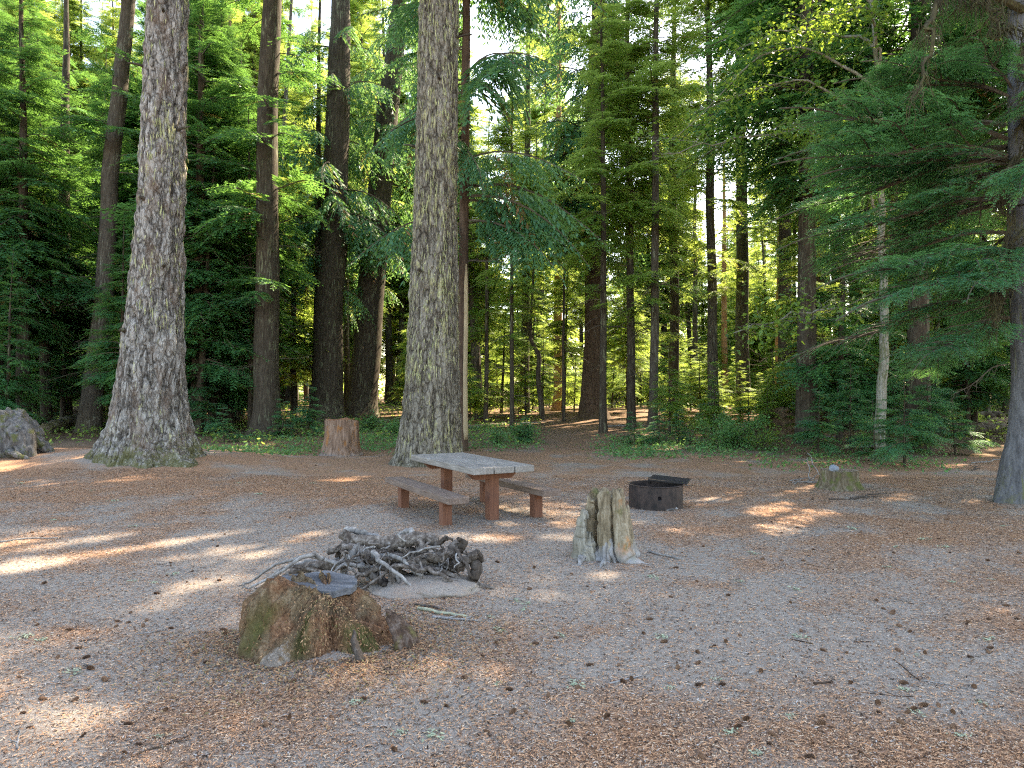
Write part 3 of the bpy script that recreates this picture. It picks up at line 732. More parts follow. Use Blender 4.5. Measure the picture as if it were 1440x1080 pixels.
alder(1314, 604, [(1313, 606), (1314, 560), (1317, 480), (1322, 380), (1318, 250), (1324, 100), (1330, -60)], .10,
      'second pale mottled alder stem beside the wide black trunk',
      [((1320, 300), (1290, 240), (1240, 220)), ((1322, 160), (1350, 90, .4), (1390, 60)), ((1324, 80), (1290, 20), (1250, 10))], 42, 1500, .08, .16)

# ---- the curved grey trunk at the edge, with hemlock boughs over the corner of the clearing
x, d = pix(1424, 706)
edge = empty('hemlock_tree', (x, d, Tz(x, d)-.05), 'smooth grey trunk curving up from a swept foot, its hemlock boughs hanging over the clearing', 'tree')
q = d/F
zz = np.array([-.25, 0, .12, .35, .7, 1.1, 1.6, 2.2, 3, 4.2, 5.5, 7, 9, 12, 16, 20, 24])
cx = np.interp(zz, [-.2, 0, .35, .7, 1.1, 1.6, 2.2, 4, 24], [-.04, 0, .02, .07, .14, .18, .19, .12, .05])
rr = np.interp(zz, [-.25, 0, .35, .7, 1.1, 1.6, 3, 12, 24], [.30, .26, .22, .205, .19, .18, .17, .13, .02])
z2 = np.concatenate([np.linspace(-.25, 3.5, 90), np.linspace(3.7, 24, 50)])
link('trunk', trunk_mesh('trunk', z2, np.interp(z2, zz, rr), np.interp(z2, zz, cx), M['bark_blue'], 71, 60, .018, ((3.5, .22, .45, .25), (5.4, .15, .4, .2), (1.5, .2, .5, .3)), .06, None, 14), edge)
r = np.random.default_rng(72)
plan = conifer_plan(r, 2.9, 7.6, 4.1, 26, 'hem', d, .16, 0, azc=math.pi*.93, azs=.62, clump=.35, top_k=.25)
plan += conifer_plan(r, 3.2, 8.5, 2.8, 18, 'hem', d, .16, 0, clump=.3, top_k=.3, bare_z=(2.2, 7.5, 40))
plan += conifer_plan(r, 8, 24, 3.4, 130, 'hem', d, .12, 0, clump=.3)
crown(edge, plan, 'hemlock_near', 72)
mb = MB()   # its dead, moss hung limb
for (pts, r0, sd) in (([(1440, 20), (1330, 10, -.6), (1265, 40, -1.0), (1240, 110, -1.3), (1215, 190, -1.4)], .07, 3), ([(1290, 15, -.9), (1320, 70, -1.2), (1345, 110, -1.3)], .03, 4),
                      ([(1440, 200), (1400, 250, -.3), (1385, 330, -.5), (1370, 420, -.6)], .04, 5), ([(1432, 60), (1410, 140, -.4), (1402, 240, -.5)], .05, 6), ([(1440, 300), (1380, 380, -.6), (1330, 470, -1.0)], .03, 7)):
    c = curve([((p[0]-1424)*q, p[2] if len(p) > 2 else 0, (706-p[1])*q) for p in pts], 26, .12, sd)
    v, f = tube(c, np.linspace(r0, .012, 26), 8, .35, sd); mb.add(v, f)
    for k in range(230):
        p = c[r.integers(2, 26)]+r.normal(0, .05, 3); e = p+np.array([r.normal(0, .10), r.normal(0, .10), -r.uniform(.06, .38)])
        v, f = tube([p, (p+e)/2+r.normal(0, .03, 3), e], [.006, .005, .002], 3, .2, k, cap=False); mb.add(v, f)
from_mb('dead_limb', mb, [M['mossy']], edge)

# ---- young hemlocks and saplings: prototypes with shared meshes, each one its own object
def young_proto(seed, H, rad, n, dist, mat, z0=.12, bark='bark_dark'):
    r = np.random.default_rng(seed)
    zz = np.linspace(-.15, H, 12); rr = np.linspace(.012*H+.008, .004, 12)
    tm = trunk_mesh('trunk', zz, rr, (fbm(zz*.5+seed, zz*0, 0, seed)-.5)*.12*(zz > 0), M[bark], seed, 7)
    plan = conifer_plan(r, z0*H, H*.98, rad, n, 'hem', dist, .02, 0, clump=.2, top_k=.9)
    v, f, t, mi = crown_arrays(plan, None, False, seed)
    tm['H'] = H; tm['rad'] = rad
    return tm, mesh_from('crown', v, f, t, mi, [M[mat], M['stem']])
YP = [young_proto(501, 2.4, 1.25, 46, 15, 'hemlock_near'), young_proto(502, 3.2, 1.4, 56, 15, 'hemlock_near'), young_proto(503, 1.6, 1.0, 34, 15, 'hemlock_near')]
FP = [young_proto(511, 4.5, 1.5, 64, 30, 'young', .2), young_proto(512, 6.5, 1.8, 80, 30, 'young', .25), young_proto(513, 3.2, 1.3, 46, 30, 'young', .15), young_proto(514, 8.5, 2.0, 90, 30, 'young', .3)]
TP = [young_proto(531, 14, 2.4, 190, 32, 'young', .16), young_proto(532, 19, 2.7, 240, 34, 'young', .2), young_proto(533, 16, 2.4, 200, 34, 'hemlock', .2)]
HP = [young_proto(521, 9, 2.3, 120, 24, 'hemlock', .12), young_proto(522, 12, 2.6, 150, 24, 'hemlock', .15)]
def shades_patch(x, y, H, rad):
    r = np.random.default_rng(5); n = 160
    z = r.uniform(.15, 1, n)*H; a = r.uniform(0, 6.28, n); q = r.random(n)**.5*rad*(1.1-z/H)
    return in_sun(np.stack([x+np.cos(a)*q, y+np.sin(a)*q, z+Tz(x, y)], 1)).mean() > .05
def put_young(proto, x, y, s, label, group, name='young_hemlock', cat='young tree', force=False):
    if not force and name != 'young_hemlock' and shades_patch(x, y, proto[0]['H']*s, proto[0]['rad']*s): return None
    o = empty(name, (x, y, Tz(x, y)-.03), label, cat, group, (random.uniform(-.05, .05), random.uniform(-.05, .05), random.uniform(0, 6.28)))
    o.scale = (s, s, s*random.uniform(.9, 1.1))
    link('trunk', proto[0], o); link('crown', proto[1], o)
    return o
for (bx, by, k, s, label) in [
    (1150, 642, 0, .85, 'young hemlock with flat boughs at the thicket edge, beyond the mossy stump'),
    (1196, 636, 1, .85, 'young hemlock behind the first flat boughed one at the thicket edge'),
    (1232, 650, 2, 1.1, 'low young hemlock hugging the foot of the pale mottled alder'),
    (1272, 656, 0, 1.0, 'young hemlock with drooping dark boughs over the black hollow in the thicket'),
    (1308, 640, 1, .95, 'taller young hemlock in front of the second pale alder stem'),
    (1345, 640, 2, 1.2, 'low young hemlock in front of the fallen logs in the shady corner'),
    (1250, 628, 1, 1.0, 'young hemlock standing in shade between the alders'),
    (738, 622, 2, .62, 'small seedling hemlock spreading over the low dark bush by the table'),
    (893, 628, 2, .75, 'seedling hemlock at the foot of the first straight trunk past the path'),
    (926, 626, 2, .85, 'seedling hemlock at the foot of the second straight trunk past the path'),
    (955, 624, 2, .7, 'seedling hemlock between the second straight trunk and the leafy bush'),
    (1000, 606, 0, .8, 'young hemlock beside the stout trunk with the scarred patch'),
    (316, 622, 2, .8, 'seedling hemlock in shade behind the mossy flared base'),
    (398, 616, 2, .9, 'seedling hemlock beside the reddish rotten trunk foot'),
    (433, 612, 0, .8, 'young hemlock with level boughs crossing before the tall dark cedar'),
    (290, 612, 0, 1.0, 'young hemlock dark against the flank of the massive grey fir'),
    (70, 592, 2, 1.1, 'seedling hemlock growing over the mossy fallen log'),
    (30, 588, 0, 1.3, 'young hemlock in shade just behind the knobbly root burl')]:
    x, y = pix(bx, by)
    put_young(YP[k], x, y, s, label, 'young hemlocks along the edge of the clearing')

# deeper in the wood: sunlit young trees and taller dark ones nobody can tell apart
def clear_of(x, y):
    px = CX+F*x/y
    if y < 20.5+max(0, abs(px-760)-360)*-.004: return False
    if y < 24 and 560 < px < 1100: return False
    return True
placed = 0; tries = 0
pts = []
while placed < 220 and tries < 9000:
    tries += 1
    y = random.uniform(20, 72); x = random.uniform(-.86, .86)*y
    if placed > 150: y = random.uniform(33, 62); x = (random.uniform(560, 1180)-CX)/F*y
    px = CX+F*x/y
    if not clear_of(x, y): continue
    if 770 < px < 900 and y < 33: continue
    if 600 < px < 1100 and y < 30 and random.random() < .75: continue
    if 330 < px < 560 and y < 38: continue
    if any((x-a)**2+(y-b)**2 < 2.6 for a, b in pts): continue
    pts.append((x, y)); placed += 1
    side = abs(px-780) > 380
    if side and y < 45 and random.random() < (.6 if px < 700 else .3):
        put_young(random.choice(HP), x, y, random.uniform(.7, 1.15), 'dark hemlock standing among others in the shade of the wood', 'dark hemlocks within the wood', 'forest_hemlock', 'tree')
    else:
        put_young(random.choice(FP), x, y, random.uniform(.7, 1.35), 'yellowish green young conifer catching sun deep in the wood', 'sunlit young conifers deep in the wood', 'forest_sapling', 'young tree')
for k in range(95):
    y = random.uniform(24, 50); px = random.uniform(570, 1180); x = (px-CX)/F*y
    if (745 < px < 930 and y < 40) or (y < 27 and px < 930): continue
    put_young(FP[(0, 2)[k % 2]], x, y, random.uniform(.45, .95), 'low yellowish green sapling growing between the trunks of the sunny wood', 'low saplings between the trunks', 'forest_sapling', 'young tree')
for k in range(150):
    y = random.uniform(30, 74); x = random.uniform(-.84, .84)*y; px = CX+F*x/y
    if k < 20:
        y = random.uniform(26, 40); px = random.uniform(-60, 360); x = (px-CX)/F*y
        if 70 < px < 175: continue
    if 330 < px < 560 and y < 46: continue
    if 690 < px < 1130 and y < 47: continue
    dark = px < 480 and y < 46
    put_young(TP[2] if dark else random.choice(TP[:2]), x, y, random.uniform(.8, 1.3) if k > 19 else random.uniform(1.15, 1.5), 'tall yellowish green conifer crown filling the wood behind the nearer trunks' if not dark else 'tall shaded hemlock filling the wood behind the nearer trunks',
              'tall conifers filling the wood' if not dark else 'tall shaded hemlocks filling the wood', 'forest_conifer', 'tree')
# distant tall trunks
for k in range(22):
    y = random.uniform(38, 75); x = random.uniform(-.84, .84)*y
    if k == 0:
        DT = []
        for s in range(4):
            r = np.random.default_rng(900+s); H = 26+s*2
            zz = np.concatenate([[-.3, 0, .5, 1.5], np.linspace(3, H, 14)]); rr = np.interp(zz, [-.3, .5, 3, H], [.36, .27, .23, .03])
            pl = conifer_plan(r, 7+s, H, 2.3, 110, 'hem', 46, .1, 0, bare_z=(2, 9, 16), clump=.4)
            v, f, t, mi = crown_arrays(pl, None, False, s)
            dm = trunk_mesh('trunk', zz, rr, zz*0, M[('bark_dark', 'bark_red', 'bark_slim', 'bark_dark')[s]], s, 10); dm['H'] = H; dm['rad'] = 2.3
            DT.append((dm, mesh_from('crown', v, f, t, mi, [M['young' if s % 2 else 'hemlock'], M['stem']])))
    put_young(DT[k % 4], x, y, random.uniform(.75, 1.15), 'tall straight conifer far back in the wood', 'tall conifers far back in the wood', 'forest_conifer', 'tree')
# tall trees closing the view between the nearer crowns
BT = []
for s_ in range(3):
    r = np.random.default_rng(970+s_); H = 36+2*s_
    zz = np.concatenate([[-.3, 0, .5, 1.5], np.linspace(3, H, 16)]); rr = np.interp(zz, [-.3, .5, 3, H], [.42, .33, .28, .03])
    dm = trunk_mesh('trunk', zz, rr, zz*0, M[('bark_dark', 'bark_slim', 'bark_dark')[s_]], s_, 10); dm['H'] = H; dm['rad'] = 3.2
    v, f, t, mi = crown_arrays(conifer_plan(r, 9, H, 3.8, 300, 'hem', 70, .15, 0, clump=.3, top_k=.6), None, False, s_)
    BT.append((dm, mesh_from('crown', v, f, t, mi, [M['young'], M['stem']])))  # full-grown crowns in the painted sunlit needle colour
for k in range(92):
    y = random.uniform(50, 82); px = random.uniform(-40, 1480) if k > 48 else random.uniform(-40, 640); x = (px-CX)/F*y
    if 1000 < px < 1050: continue
    put_young(BT[k % 3], x, y, random.uniform(.85, 1.1), 'very tall conifer whose crown closes the sky at the back of the wood', 'very tall conifers closing the view', 'forest_conifer', 'tree')
for px, y in ((1048, 54), (1068, 60), (1086, 52), (1104, 58), (1030, 64), (700, 62), (1015, 70), (1060, 72), (930, 66), (860, 70)):
    put_young(TP[int(px) % 2], (px-CX)/F*y, y, random.uniform(1.0, 1.25), 'tall yellowish green conifer crown filling the wood behind the nearer trunks', 'tall conifers filling the wood', 'forest_conifer', 'tree', True)
# trees, mostly outside the frame, shading the clearing; last one added against a sunbeam
for k, (x, y, H) in enumerate([(13.5, 12.5, 30), (15.5, 17.5, 32), (12.2, 20.5, 30), (19, 14, 32), (17.5, 22.5, 33), (9.5, 22, 30), (12.0, 30.0, 38)]):
    r = np.random.default_rng(950+k)
    o = empty('conifer_tree', (x, y, Tz(x, y)-.05), 'tall dark fir with a high crown added behind the upturned brown root wad to block sun' if k == 6 else ('tall shade tree standing beyond the curved grey trunk' if k < 5 else 'tall dark hemlock shading the mossy stump from within the thicket'), 'tree', 'tall shade trees beyond the curved grey trunk' if k < 5 else None)
    zz = np.concatenate([[-.3, 0, .5, 1.5], np.linspace(3, H, 14)])
    link('trunk', trunk_mesh('trunk', zz, np.interp(zz, [-.3, .5, 3, H], [.5, .36, .3, .03]), zz*0, M['bark_dark'], k, 14), o)
    crown(o, conifer_plan(r, 8.0 if k < 6 else 16, H, 4.0 if k < 6 else 4.6, 260 if k < 6 else 340, 'hem', y, .2, 0 if CX+F*(x-4)/y < 1440 else 99, clump=.2), 'hemlock', 950+k)

# far wood: one mass of distant foliage
def far_wood():
    r = np.random.default_rng(77); plan = []
    for k in range(150):
        a = r.uniform(-.82, .82); y = r.uniform(84, 140); x = a*y; H = r.uniform(12, 36); zb = Tz(x, y)
        for q in range(46):
            z = r.uniform(.6, H); L = (2.2+H*.06)*(1-z/H)**.6+.6
            plan.append((LO, np.array([x, y, zb+z]), r.uniform(0, 6.28), r.normal(-.1, .2), r.normal(0, .4), L*1.1, r.normal(.15, .25)))
    v, f, t, mi = crown_arrays(plan, None, False, 3)
    tag(link('far_woods', mesh_from('far_woods', v, f, t, mi, [M['young'], M['stem']])), 'distant sunlit mass of conifers closing the view', 'woods', kind='stuff')
far_wood()

# ------------------------------------------------------------------ ground cover and bushes
def cover(n, fn, name, label, size, hgt, mat='cover', seed=1):
    r = np.random.default_rng(seed); x, y = fn(r, n)
    k = len(x); z = T(x, y)+r.random(k)**1.3*hgt+.01
    nrm = r.normal(0, .5, (k, 3)); nrm[:, 2] += 1; nrm /= np.linalg.norm(nrm, axis=1)[:, None]
    a = np.cross(nrm, r.normal(0, 1, (k, 3))); a /= np.linalg.norm(a, axis=1)[:, None]; b = np.cross(nrm, a)
    s = (size*r.uniform(.5, 1.3, k))[:, None]; P = np.stack([x, y, z], 1)
    v = np.stack([P-a*s, P+b*s*.6, P+a*s, P-b*s*.6], 1).reshape(-1, 3)
    tag(link(name, mesh_from(name, v, np.arange(k*4).reshape(-1, 4), np.clip(r.normal(.5, .25, k), 0, 1), None, [M[mat]])), label, 'ground cover', kind='stuff')
def strip_fn(quads):
    def fn(r, n):
        X, Y = [], []
        w = np.array([q[4] for q in quads], float); w /= w.sum()
        for q, ww in zip(quads, w):
            m = int(n*ww)
            a, b = pix(q[0], q[3]), pix(q[1], q[3]); c, e = pix(q[0], q[2]), pix(q[1], q[2])
            u, t = r.random(m), r.random(m)
            x = (a[0]+(b[0]-a[0])*u)*(1-t)+(c[0]+(e[0]-c[0])*u)*t; y = (a[1]+(b[1]-a[1])*u)*(1-t)+(c[1]+(e[1]-c[1])*u)*t
            x = x+r.normal(0, .35, m); y = y+r.normal(0, .45, m)
            k = fbm(x/.8, y/.8, 0, 61)+.25*(r.random(m)-.5) > .44
            X.append(x[k]); Y.append(y[k])
        return np.concatenate(X), np.concatenate(Y)
    return fn
cover(26000, strip_fn([(276, 450, 600, 640, 3), (492, 575, 592, 638, 3.0), (650, 752, 598, 634, 2.2), (846, 1085, 617, 646, 4), (1080, 1330, 636, 662, 1.0), (930, 1090, 600, 622, 1.4), (140, 280, 596, 606, .5)]),
      'ground_cover', 'low green leaves creeping along the edge of the clearing', .045, .16)
def wood_fn(r, n):
    y = 21+r.random(n)**.8*45; x = (r.random(n)*2-1)*.84*y; px = CX+F*x/y
    k = (fbm(x/2.6, y/2.6, 0, 71) > .42) & ~((px > 760) & (px < 940) & (y < 40))
    return x[k], y[k]
cover(52000, wood_fn, 'undergrowth', 'scattered green undergrowth on the brown floor of the wood', .07, .35, 'young', 2)
def specks(r, n):
    y = 6+r.random(n)*14; x = (r.random(n)*2-1)*.8*y; k = fbm(x/.5, y/.5, 0, 91)+.25*r.random(n) > .78
    return x[k], y[k]

def bush(bx, by, w, h, label, mat, seed, n=900, size=.05, name='leafy_bush', dark=0.0):
    r = np.random.default_rng(seed); x, y = pix(bx, by)
    o = empty(name, (x, y, Tz(x, y)-.02), label, 'bush')
    mb = MB(); tips = []
    for k in range(34):
        a = r.uniform(0, 6.28); e = np.array([math.cos(a)*w*r.uniform(.2, .5), math.sin(a)*w*r.uniform(.2, .5), h*r.uniform(.45, 1)])
        c = curve([(0, 0, 0), e*[.4, .4, .55], e], 7, .05, k); v, f = tube(c, np.linspace(.010, .003, 7), 4, cap=False); mb.add(v, f, .5, 1)
        tips += [c[k2] for k2 in (2, 3, 4, 5, 6, 6)]
    link('stems', None) if False else None
    v, f, t, mi = mb.arrays(); link('stem', mesh_from('stem', v, f, t, mi, [M['stem'], M['stem']]), o)
    v, f, t = leaves_at(tips, r, n, .09, size)
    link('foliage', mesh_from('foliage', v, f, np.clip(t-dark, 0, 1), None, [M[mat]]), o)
    return o
bush(1030, 630, 2.3, 1.05, 'leafy green bush at the edge of the clearing past the fire ring', 'cover', 31, 3600, .045)
bush(1075, 634, 1.0, .75, 'small yellowish bush tucked against the leafy green bush', 'maple', 32, 800, .04)
bush(737, 622, 1.1, .6, 'low dark bush beside the massive trunk behind the table', 'cover', 33, 900, .05, dark=.3)
bush(700, 624, .8, .45, 'low leafy bush between the pale split cedar and the low dark bush', 'cover', 34, 600, .045)
bush(560, 612, 1.3, .55, 'leafy bush between the cut stump and the lichen streaked trunk', 'cover', 35, 1200, .05)
bush(520, 604, 1.2, .6, 'leafy bush growing right behind the cut stump', 'cover', 36, 1000, .05)
bush(45, 606, 1.6, .8, 'ferny bush between the root burl and the mossy fallen log', 'cover', 37, 900, .06, dark=.2)
# ------------------------------------------------------------------ picnic table
W_top = wood_mat('weathered_grey_planks', (.06, .05, .042), (.185, .172, .158), (.37, .355, .335), 0, .8)
W_bench = wood_mat('weathered_brown_planks', (.055, .036, .028), (.135, .095, .076), (.25, .20, .175), 0, .7)
W_leg = wood_mat('red_brown_stain', (.065, .025, .016), (.145, .060, .036), (.22, .10, .06), 2, .7)
def box(mb, c, s, bev=.006, rot=None, tint=.5):
    """box with worn edges, as one piece"""
    bm = bmesh.new(); bmesh.ops.create_cube(bm, size=1)
    for v in bm.verts: v.co = Vector((v.co.x*s[0], v.co.y*s[1], v.co.z*s[2]))
    bmesh.ops.bevel(bm, geom=bm.edges[:], offset=bev, segments=2, affect='EDGES', profile=.6)
    R = rot if rot is not None else Matrix.Identity(3)
    vs = [tuple(R @ v.co + Vector(c)) for v in bm.verts]; fs = []
    for f in bm.faces:
        i = [v.index for v in f.verts]
        if len(i) == 4: fs.append(i)
        elif len(i) == 3: fs.append(i+[i[2]])
        else:
            for k in range(1, len(i)-1): fs.append([i[0], i[k], i[k+1], i[k+1]])
    bm.free(); mb.add(vs, fs, tint)
def prism(mb, prof, y0, y1):
    """profile in x-z extruded along y"""
    n = len(prof); v = [(p[0], y0, p[1]) for p in prof]+[(p[0], y1, p[1]) for p in prof]
    f = [[i, (i+1) % n, n+(i+1) % n, n+i] for i in range(n)]
    for k in range(1, n-1): f += [[0, k+1, k, k], [n, n+k, n+k+1, n+k+1]]
    mb.add(v, f)
tx, ty = -.645, 9.95; ta = math.atan2(-.877, .48); tz = Tz(tx, ty)
tab = empty('picnic_table', (tx, ty, tz), 'weathered grey plank picnic table with red brown legs and two fixed benches', 'picnic table', None, (0, 0, ta))
rr_ = random.Random(4)
for k, yc in enumerate((-.305, 0, .305)):
    mb = MB(); box(mb, (rr_.uniform(-.006, .006), yc, .715), (2.32+rr_.uniform(-.03, .01), .291, .088), .010); from_mb('tabletop_plank', mb, [W_top], tab)
for sx in (-.78, .78):
    mb = MB(); box(mb, (sx, .0, .30), (.135, .145, .74), .006); from_mb('post', mb, [W_leg], tab)
    mb = MB(); n = 8
    v = [(sx-.055+dx, y, z) for dx in (0, .11) for (y, z) in ((-.36, .669), (.36, .669), (.36, .645), (.27, .565), (-.27, .565), (-.36, .645))]
    f = [[i, (i+1) % 6, 6+(i+1) % 6, 6+i] for i in range(6)]
    for k in range(1, 5): f += [[0, k+1, k, k], [6, 6+k, 6+k+1, 6+k+1]]
    mb.add(v, f); from_mb('crosspiece', mb, [W_leg], tab)
for sy in (-.71, .66):
    mb = MB(); box(mb, (.03, sy, .380), (2.48, .285, .085), .010); b = from_mb('bench_seat', mb, [W_bench], tab)
    for sx in (-.76, .84):
        mb = MB(); box(mb, (sx, sy, .128), (.135, .13, .418), .006); from_mb('post', mb, [W_leg], b)
        mb = MB(); prism(mb, [(sx-.115, .3365), (sx+.115, .3365), (sx+.115, .315), (sx+.07, .26), (sx-.07, .26), (sx-.115, .315)], sy-.052, sy+.052)
        from_mb('bracket', mb, [W_leg], b)

# ------------------------------------------------------------------ fire ring with grate
def steel(name, base, rust):
    t = NT(name); n = t.noise(t.coord(), 6, 6, .7); n2 = t.noise(t.coord((1, 1, .3)), 22, 4, .6)
    c = t.ramp(t.math('MULTIPLY_ADD', n2, .4, t.math('MULTIPLY', n, .6)), [(.38, base), (.52, tuple((a+b)/2 for a, b in zip(base, rust))), (.66, rust)])
    return t.finish(c, .75, t.bump(n2, .25, .004), .3, .1)
M_ring = steel('sooty_rusty_steel', (.014, .012, .012), (.060, .042, .036)); M_grate = steel('black_iron', (.008, .008, .009), (.020, .017, .016))
fx, fy = 2.20, 10.45; fz = Tz(fx, fy)
ring = empty('fire_ring', (fx, fy, fz), 'round rusty steel fire ring with a black iron grate propped over its rim', 'fire ring')
def ring_wall(R, h, th, holes):
    mb = MB(); N = 96; step = 2*math.pi/N; hole_cols = {}
    for (ang, z, r) in holes: hole_cols[int(round(ang/step)) % N] = (z, r)
    zs = [-.04, .0, .10, .20, .30, h]
    P = lambda a, z, rr: (math.cos(a)*rr, math.sin(a)*rr, z)
    skip = set()
    for c0 in hole_cols: skip |= {(c0-1) % N, c0}
    for rr, flip in ((R, False), (R-th, True)):
        for k in range(N):
            if k in skip: continue
            a, b = k*step, (k+1)*step
            for z0, z1 in zip(zs[:-1], zs[1:]):
                q = [P(a, z0, rr), P(b, z0, rr), P(b, z1, rr), P(a, z1, rr)]
                mb.add(q[::-1] if flip else q, [[0, 1, 2, 3]])
        for c0, (z, r) in hole_cols.items():
            a0 = c0*step; m = 24
            sq, ci = [], []
            for q in range(m):
                t = 2*math.pi*q/m; ct, st = math.cos(t), math.sin(t); e = 1/max(abs(ct), abs(st))
                u = ct*e; w = st*e
                zz = z+ (w*(h-z) if w > 0 else w*(z+.04))
                sq.append(P(a0+u*step, zz, rr)); ci.append(P(a0+ct*r/R, z+st*r, rr))
            f = [[q, (q+1) % m, m+(q+1) % m, m+q] for q in range(m)]
            mb.add(sq+ci, [g[::-1] for g in f] if flip else f)
    for k in range(N):
        a, b = k*step, (k+1)*step
        mb.add([P(a, h, R), P(b, h, R), P(b, h, R-th), P(a, h, R-th)], [[0, 1, 2, 3]])
    return mb
aim = math.atan2(-fy, -fx)
wall = from_mb('wall', ring_wall(.405, .335, .008, [((aim+.16) % 6.283, .175, .034), ((aim+2.3) % 6.283, .17, .034), ((aim-2.0) % 6.283, .17, .034)]), [M_ring], ring, smooth=False)
v, f = tube([(math.cos(t)*.405, math.sin(t)*.405, .337) for t in np.linspace(0, 6.2832, 73)], .010, 6, cap=False)
link('rim', mesh_from('rim', v, f, None, None, [M_ring], True), wall)
v, f = lump(.39, .39, .07, 5, .3, 3, 30, 10)
t_ash = NT('ash'); M_ash = t_ash.finish(t_ash.ramp(t_ash.noise(t_ash.coord(), 18, 5, .7), [(.35, (.02, .02, .02)), (.65, (.16, .15, .145))]), .95)
link('ash_bed', mesh_from('ash_bed', v, f, None, None, [M_ash], True), ring)
gr = Matrix.Rotation(.05, 3, 'X') @ Matrix.Rotation(.06, 3, 'Y') @ Matrix.Rotation(-.35, 3, 'Z')
mb = MB(); gx, gy, gz = .235, .10, .395
gw, gl = .56, .50
for k in range(17): box(mb, gr @ Vector((0, -gl/2+gl*k/16, 0))+Vector((gx, gy, gz)), (gw, .013, .013), .002, gr)
for sx in (-1, 1): box(mb, gr @ Vector((sx*gw/2, 0, 0))+Vector((gx, gy, gz)), (.024, gl+.02, .022), .002, gr)
for sy in (-1, 1): box(mb, gr @ Vector((0, sy*gl/2, 0))+Vector((gx, gy, gz)), (gw+.024, .024, .022), .002, gr)
box(mb, gr @ Vector((.05, 0, -.012))+Vector((gx, gy, gz)), (.03, gl, .012), .002, gr)
from_mb('grate', mb, [M_grate], ring)
mb = MB(); box(mb, (.36, .17, .355), (.03, .03, .09), .003); box(mb, (-.02, .385, .355), (.03, .03, .09), .003); from_mb('bracket', mb, [M_grate], wall)

def stone_mat(name, a, b, c):
    t = NT(name); n = t.noise(t.coord(), 9, 6, .7); n2 = t.noise(t.coord(), 60, 3, .6)
    return t.finish(t.ramp(t.math('MULTIPLY_ADD', n2, .35, t.math('MULTIPLY', n, .65)), [(.35, a), (.5, b), (.66, c)]), .85, t.bump(n, .5, .01), .3)
M_stone = stone_mat('grey_stone', (.12, .12, .12), (.25, .25, .25), (.40, .40, .39)); M_blue = stone_mat('blue_grey_stone', (.10, .12, .15), (.19, .22, .26), (.30, .33, .37))
def rock(px, py, r, label, mat, seed, flat=.65, z=None, loc=None):
    x, y = pix(px, py) if loc is None else loc
    v, f = lump(r, r*.85, r*flat, seed, .3, 1.3, 28, 18)
    o = link('stone', mesh_from('stone', v, f, None, None, [mat], True), None, (x, y, (Tz(x, y) if z is None else z)+r*flat*.55), (0, 0, seed))
    return tag(o, label, 'stone')
rock(948, 717, .055, 'small grey stone lying right against the fire ring', M_stone, 3)

# ------------------------------------------------------------------ weathered wood materials for stumps
def stump_mat(name, stops, moss=0.0, mossc=(.10, .115, .035), lich=0.0, orange=0.0, grain=(1, 1, .12), scale=16, white=0.0, low=None, lowc=(.42, .42, .42)):
    t = NT(name)
    n = t.noise(t.coord(grain), scale, 7, .7, .3); n2 = t.noise(t.coord(), 5, 5, .65); n3 = t.noise(t.coord(), 45, 4, .7)
    h = t.math('MULTIPLY_ADD', n3, .25, t.math('MULTIPLY', n, .78))
    c = t.ramp(h, stops)
    if orange: c = t.mix(t.ramp(t.noise(t.coord((1, 1, .5)), 4.3, 5, .6), [(.60-orange*.2, 0.0), (.68-orange*.2, .85)]), c, t.mix(n, (.10, .035, .012), (.46, .20, .06)))
    if moss: c = t.mix(t.ramp(n2, [(.60-moss*.3, 0.0), (.70-moss*.3, .9)]), c, t.mix(n3, tuple(q*.35 for q in mossc), tuple(q*1.7 for q in mossc)))
    if lich: c = t.mix(t.ramp(t.noise(t.coord(), 11, 5, .7), [(.62-lich*.1, 0.0), (.66-lich*.1, .85)]), c, (.44, .48, .42))
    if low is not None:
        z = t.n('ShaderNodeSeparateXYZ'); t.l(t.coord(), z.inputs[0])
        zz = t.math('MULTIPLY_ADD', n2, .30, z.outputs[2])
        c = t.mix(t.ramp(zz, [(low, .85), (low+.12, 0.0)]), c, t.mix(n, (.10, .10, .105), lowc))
    return t.finish(c, .9, t.bump(h, .9, .012), .2)
GREYW = [(.32, (.045, .04, .036)), (.52, (.19, .182, .175)), (.74, (.41, .405, .40))]
M_grey = stump_mat('bleached_grey_wood', GREYW, 0, lich=0)
M_darkwood = stump_mat('dark_charred_root', [(.3, (.014, .011, .009)), (.52, (.058, .046, .038)), (.75, (.19, .175, .165))], 0, scale=22)
M_root = stump_mat('silvery_root', [(.34, (.020, .015, .012)), (.50, (.095, .078, .066)), (.72, (.29, .265, .245))], 0, scale=24, grain=(1, .6, 1))
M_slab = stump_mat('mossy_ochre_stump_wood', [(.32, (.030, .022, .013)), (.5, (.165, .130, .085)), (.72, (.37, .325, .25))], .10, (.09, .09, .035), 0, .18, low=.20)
M_slabgrey = stump_mat('grey_stump_wood', [(.32, (.034, .03, .024)), (.5, (.165, .15, .118)), (.72, (.37, .35, .30))], .12, (.09, .09, .04))

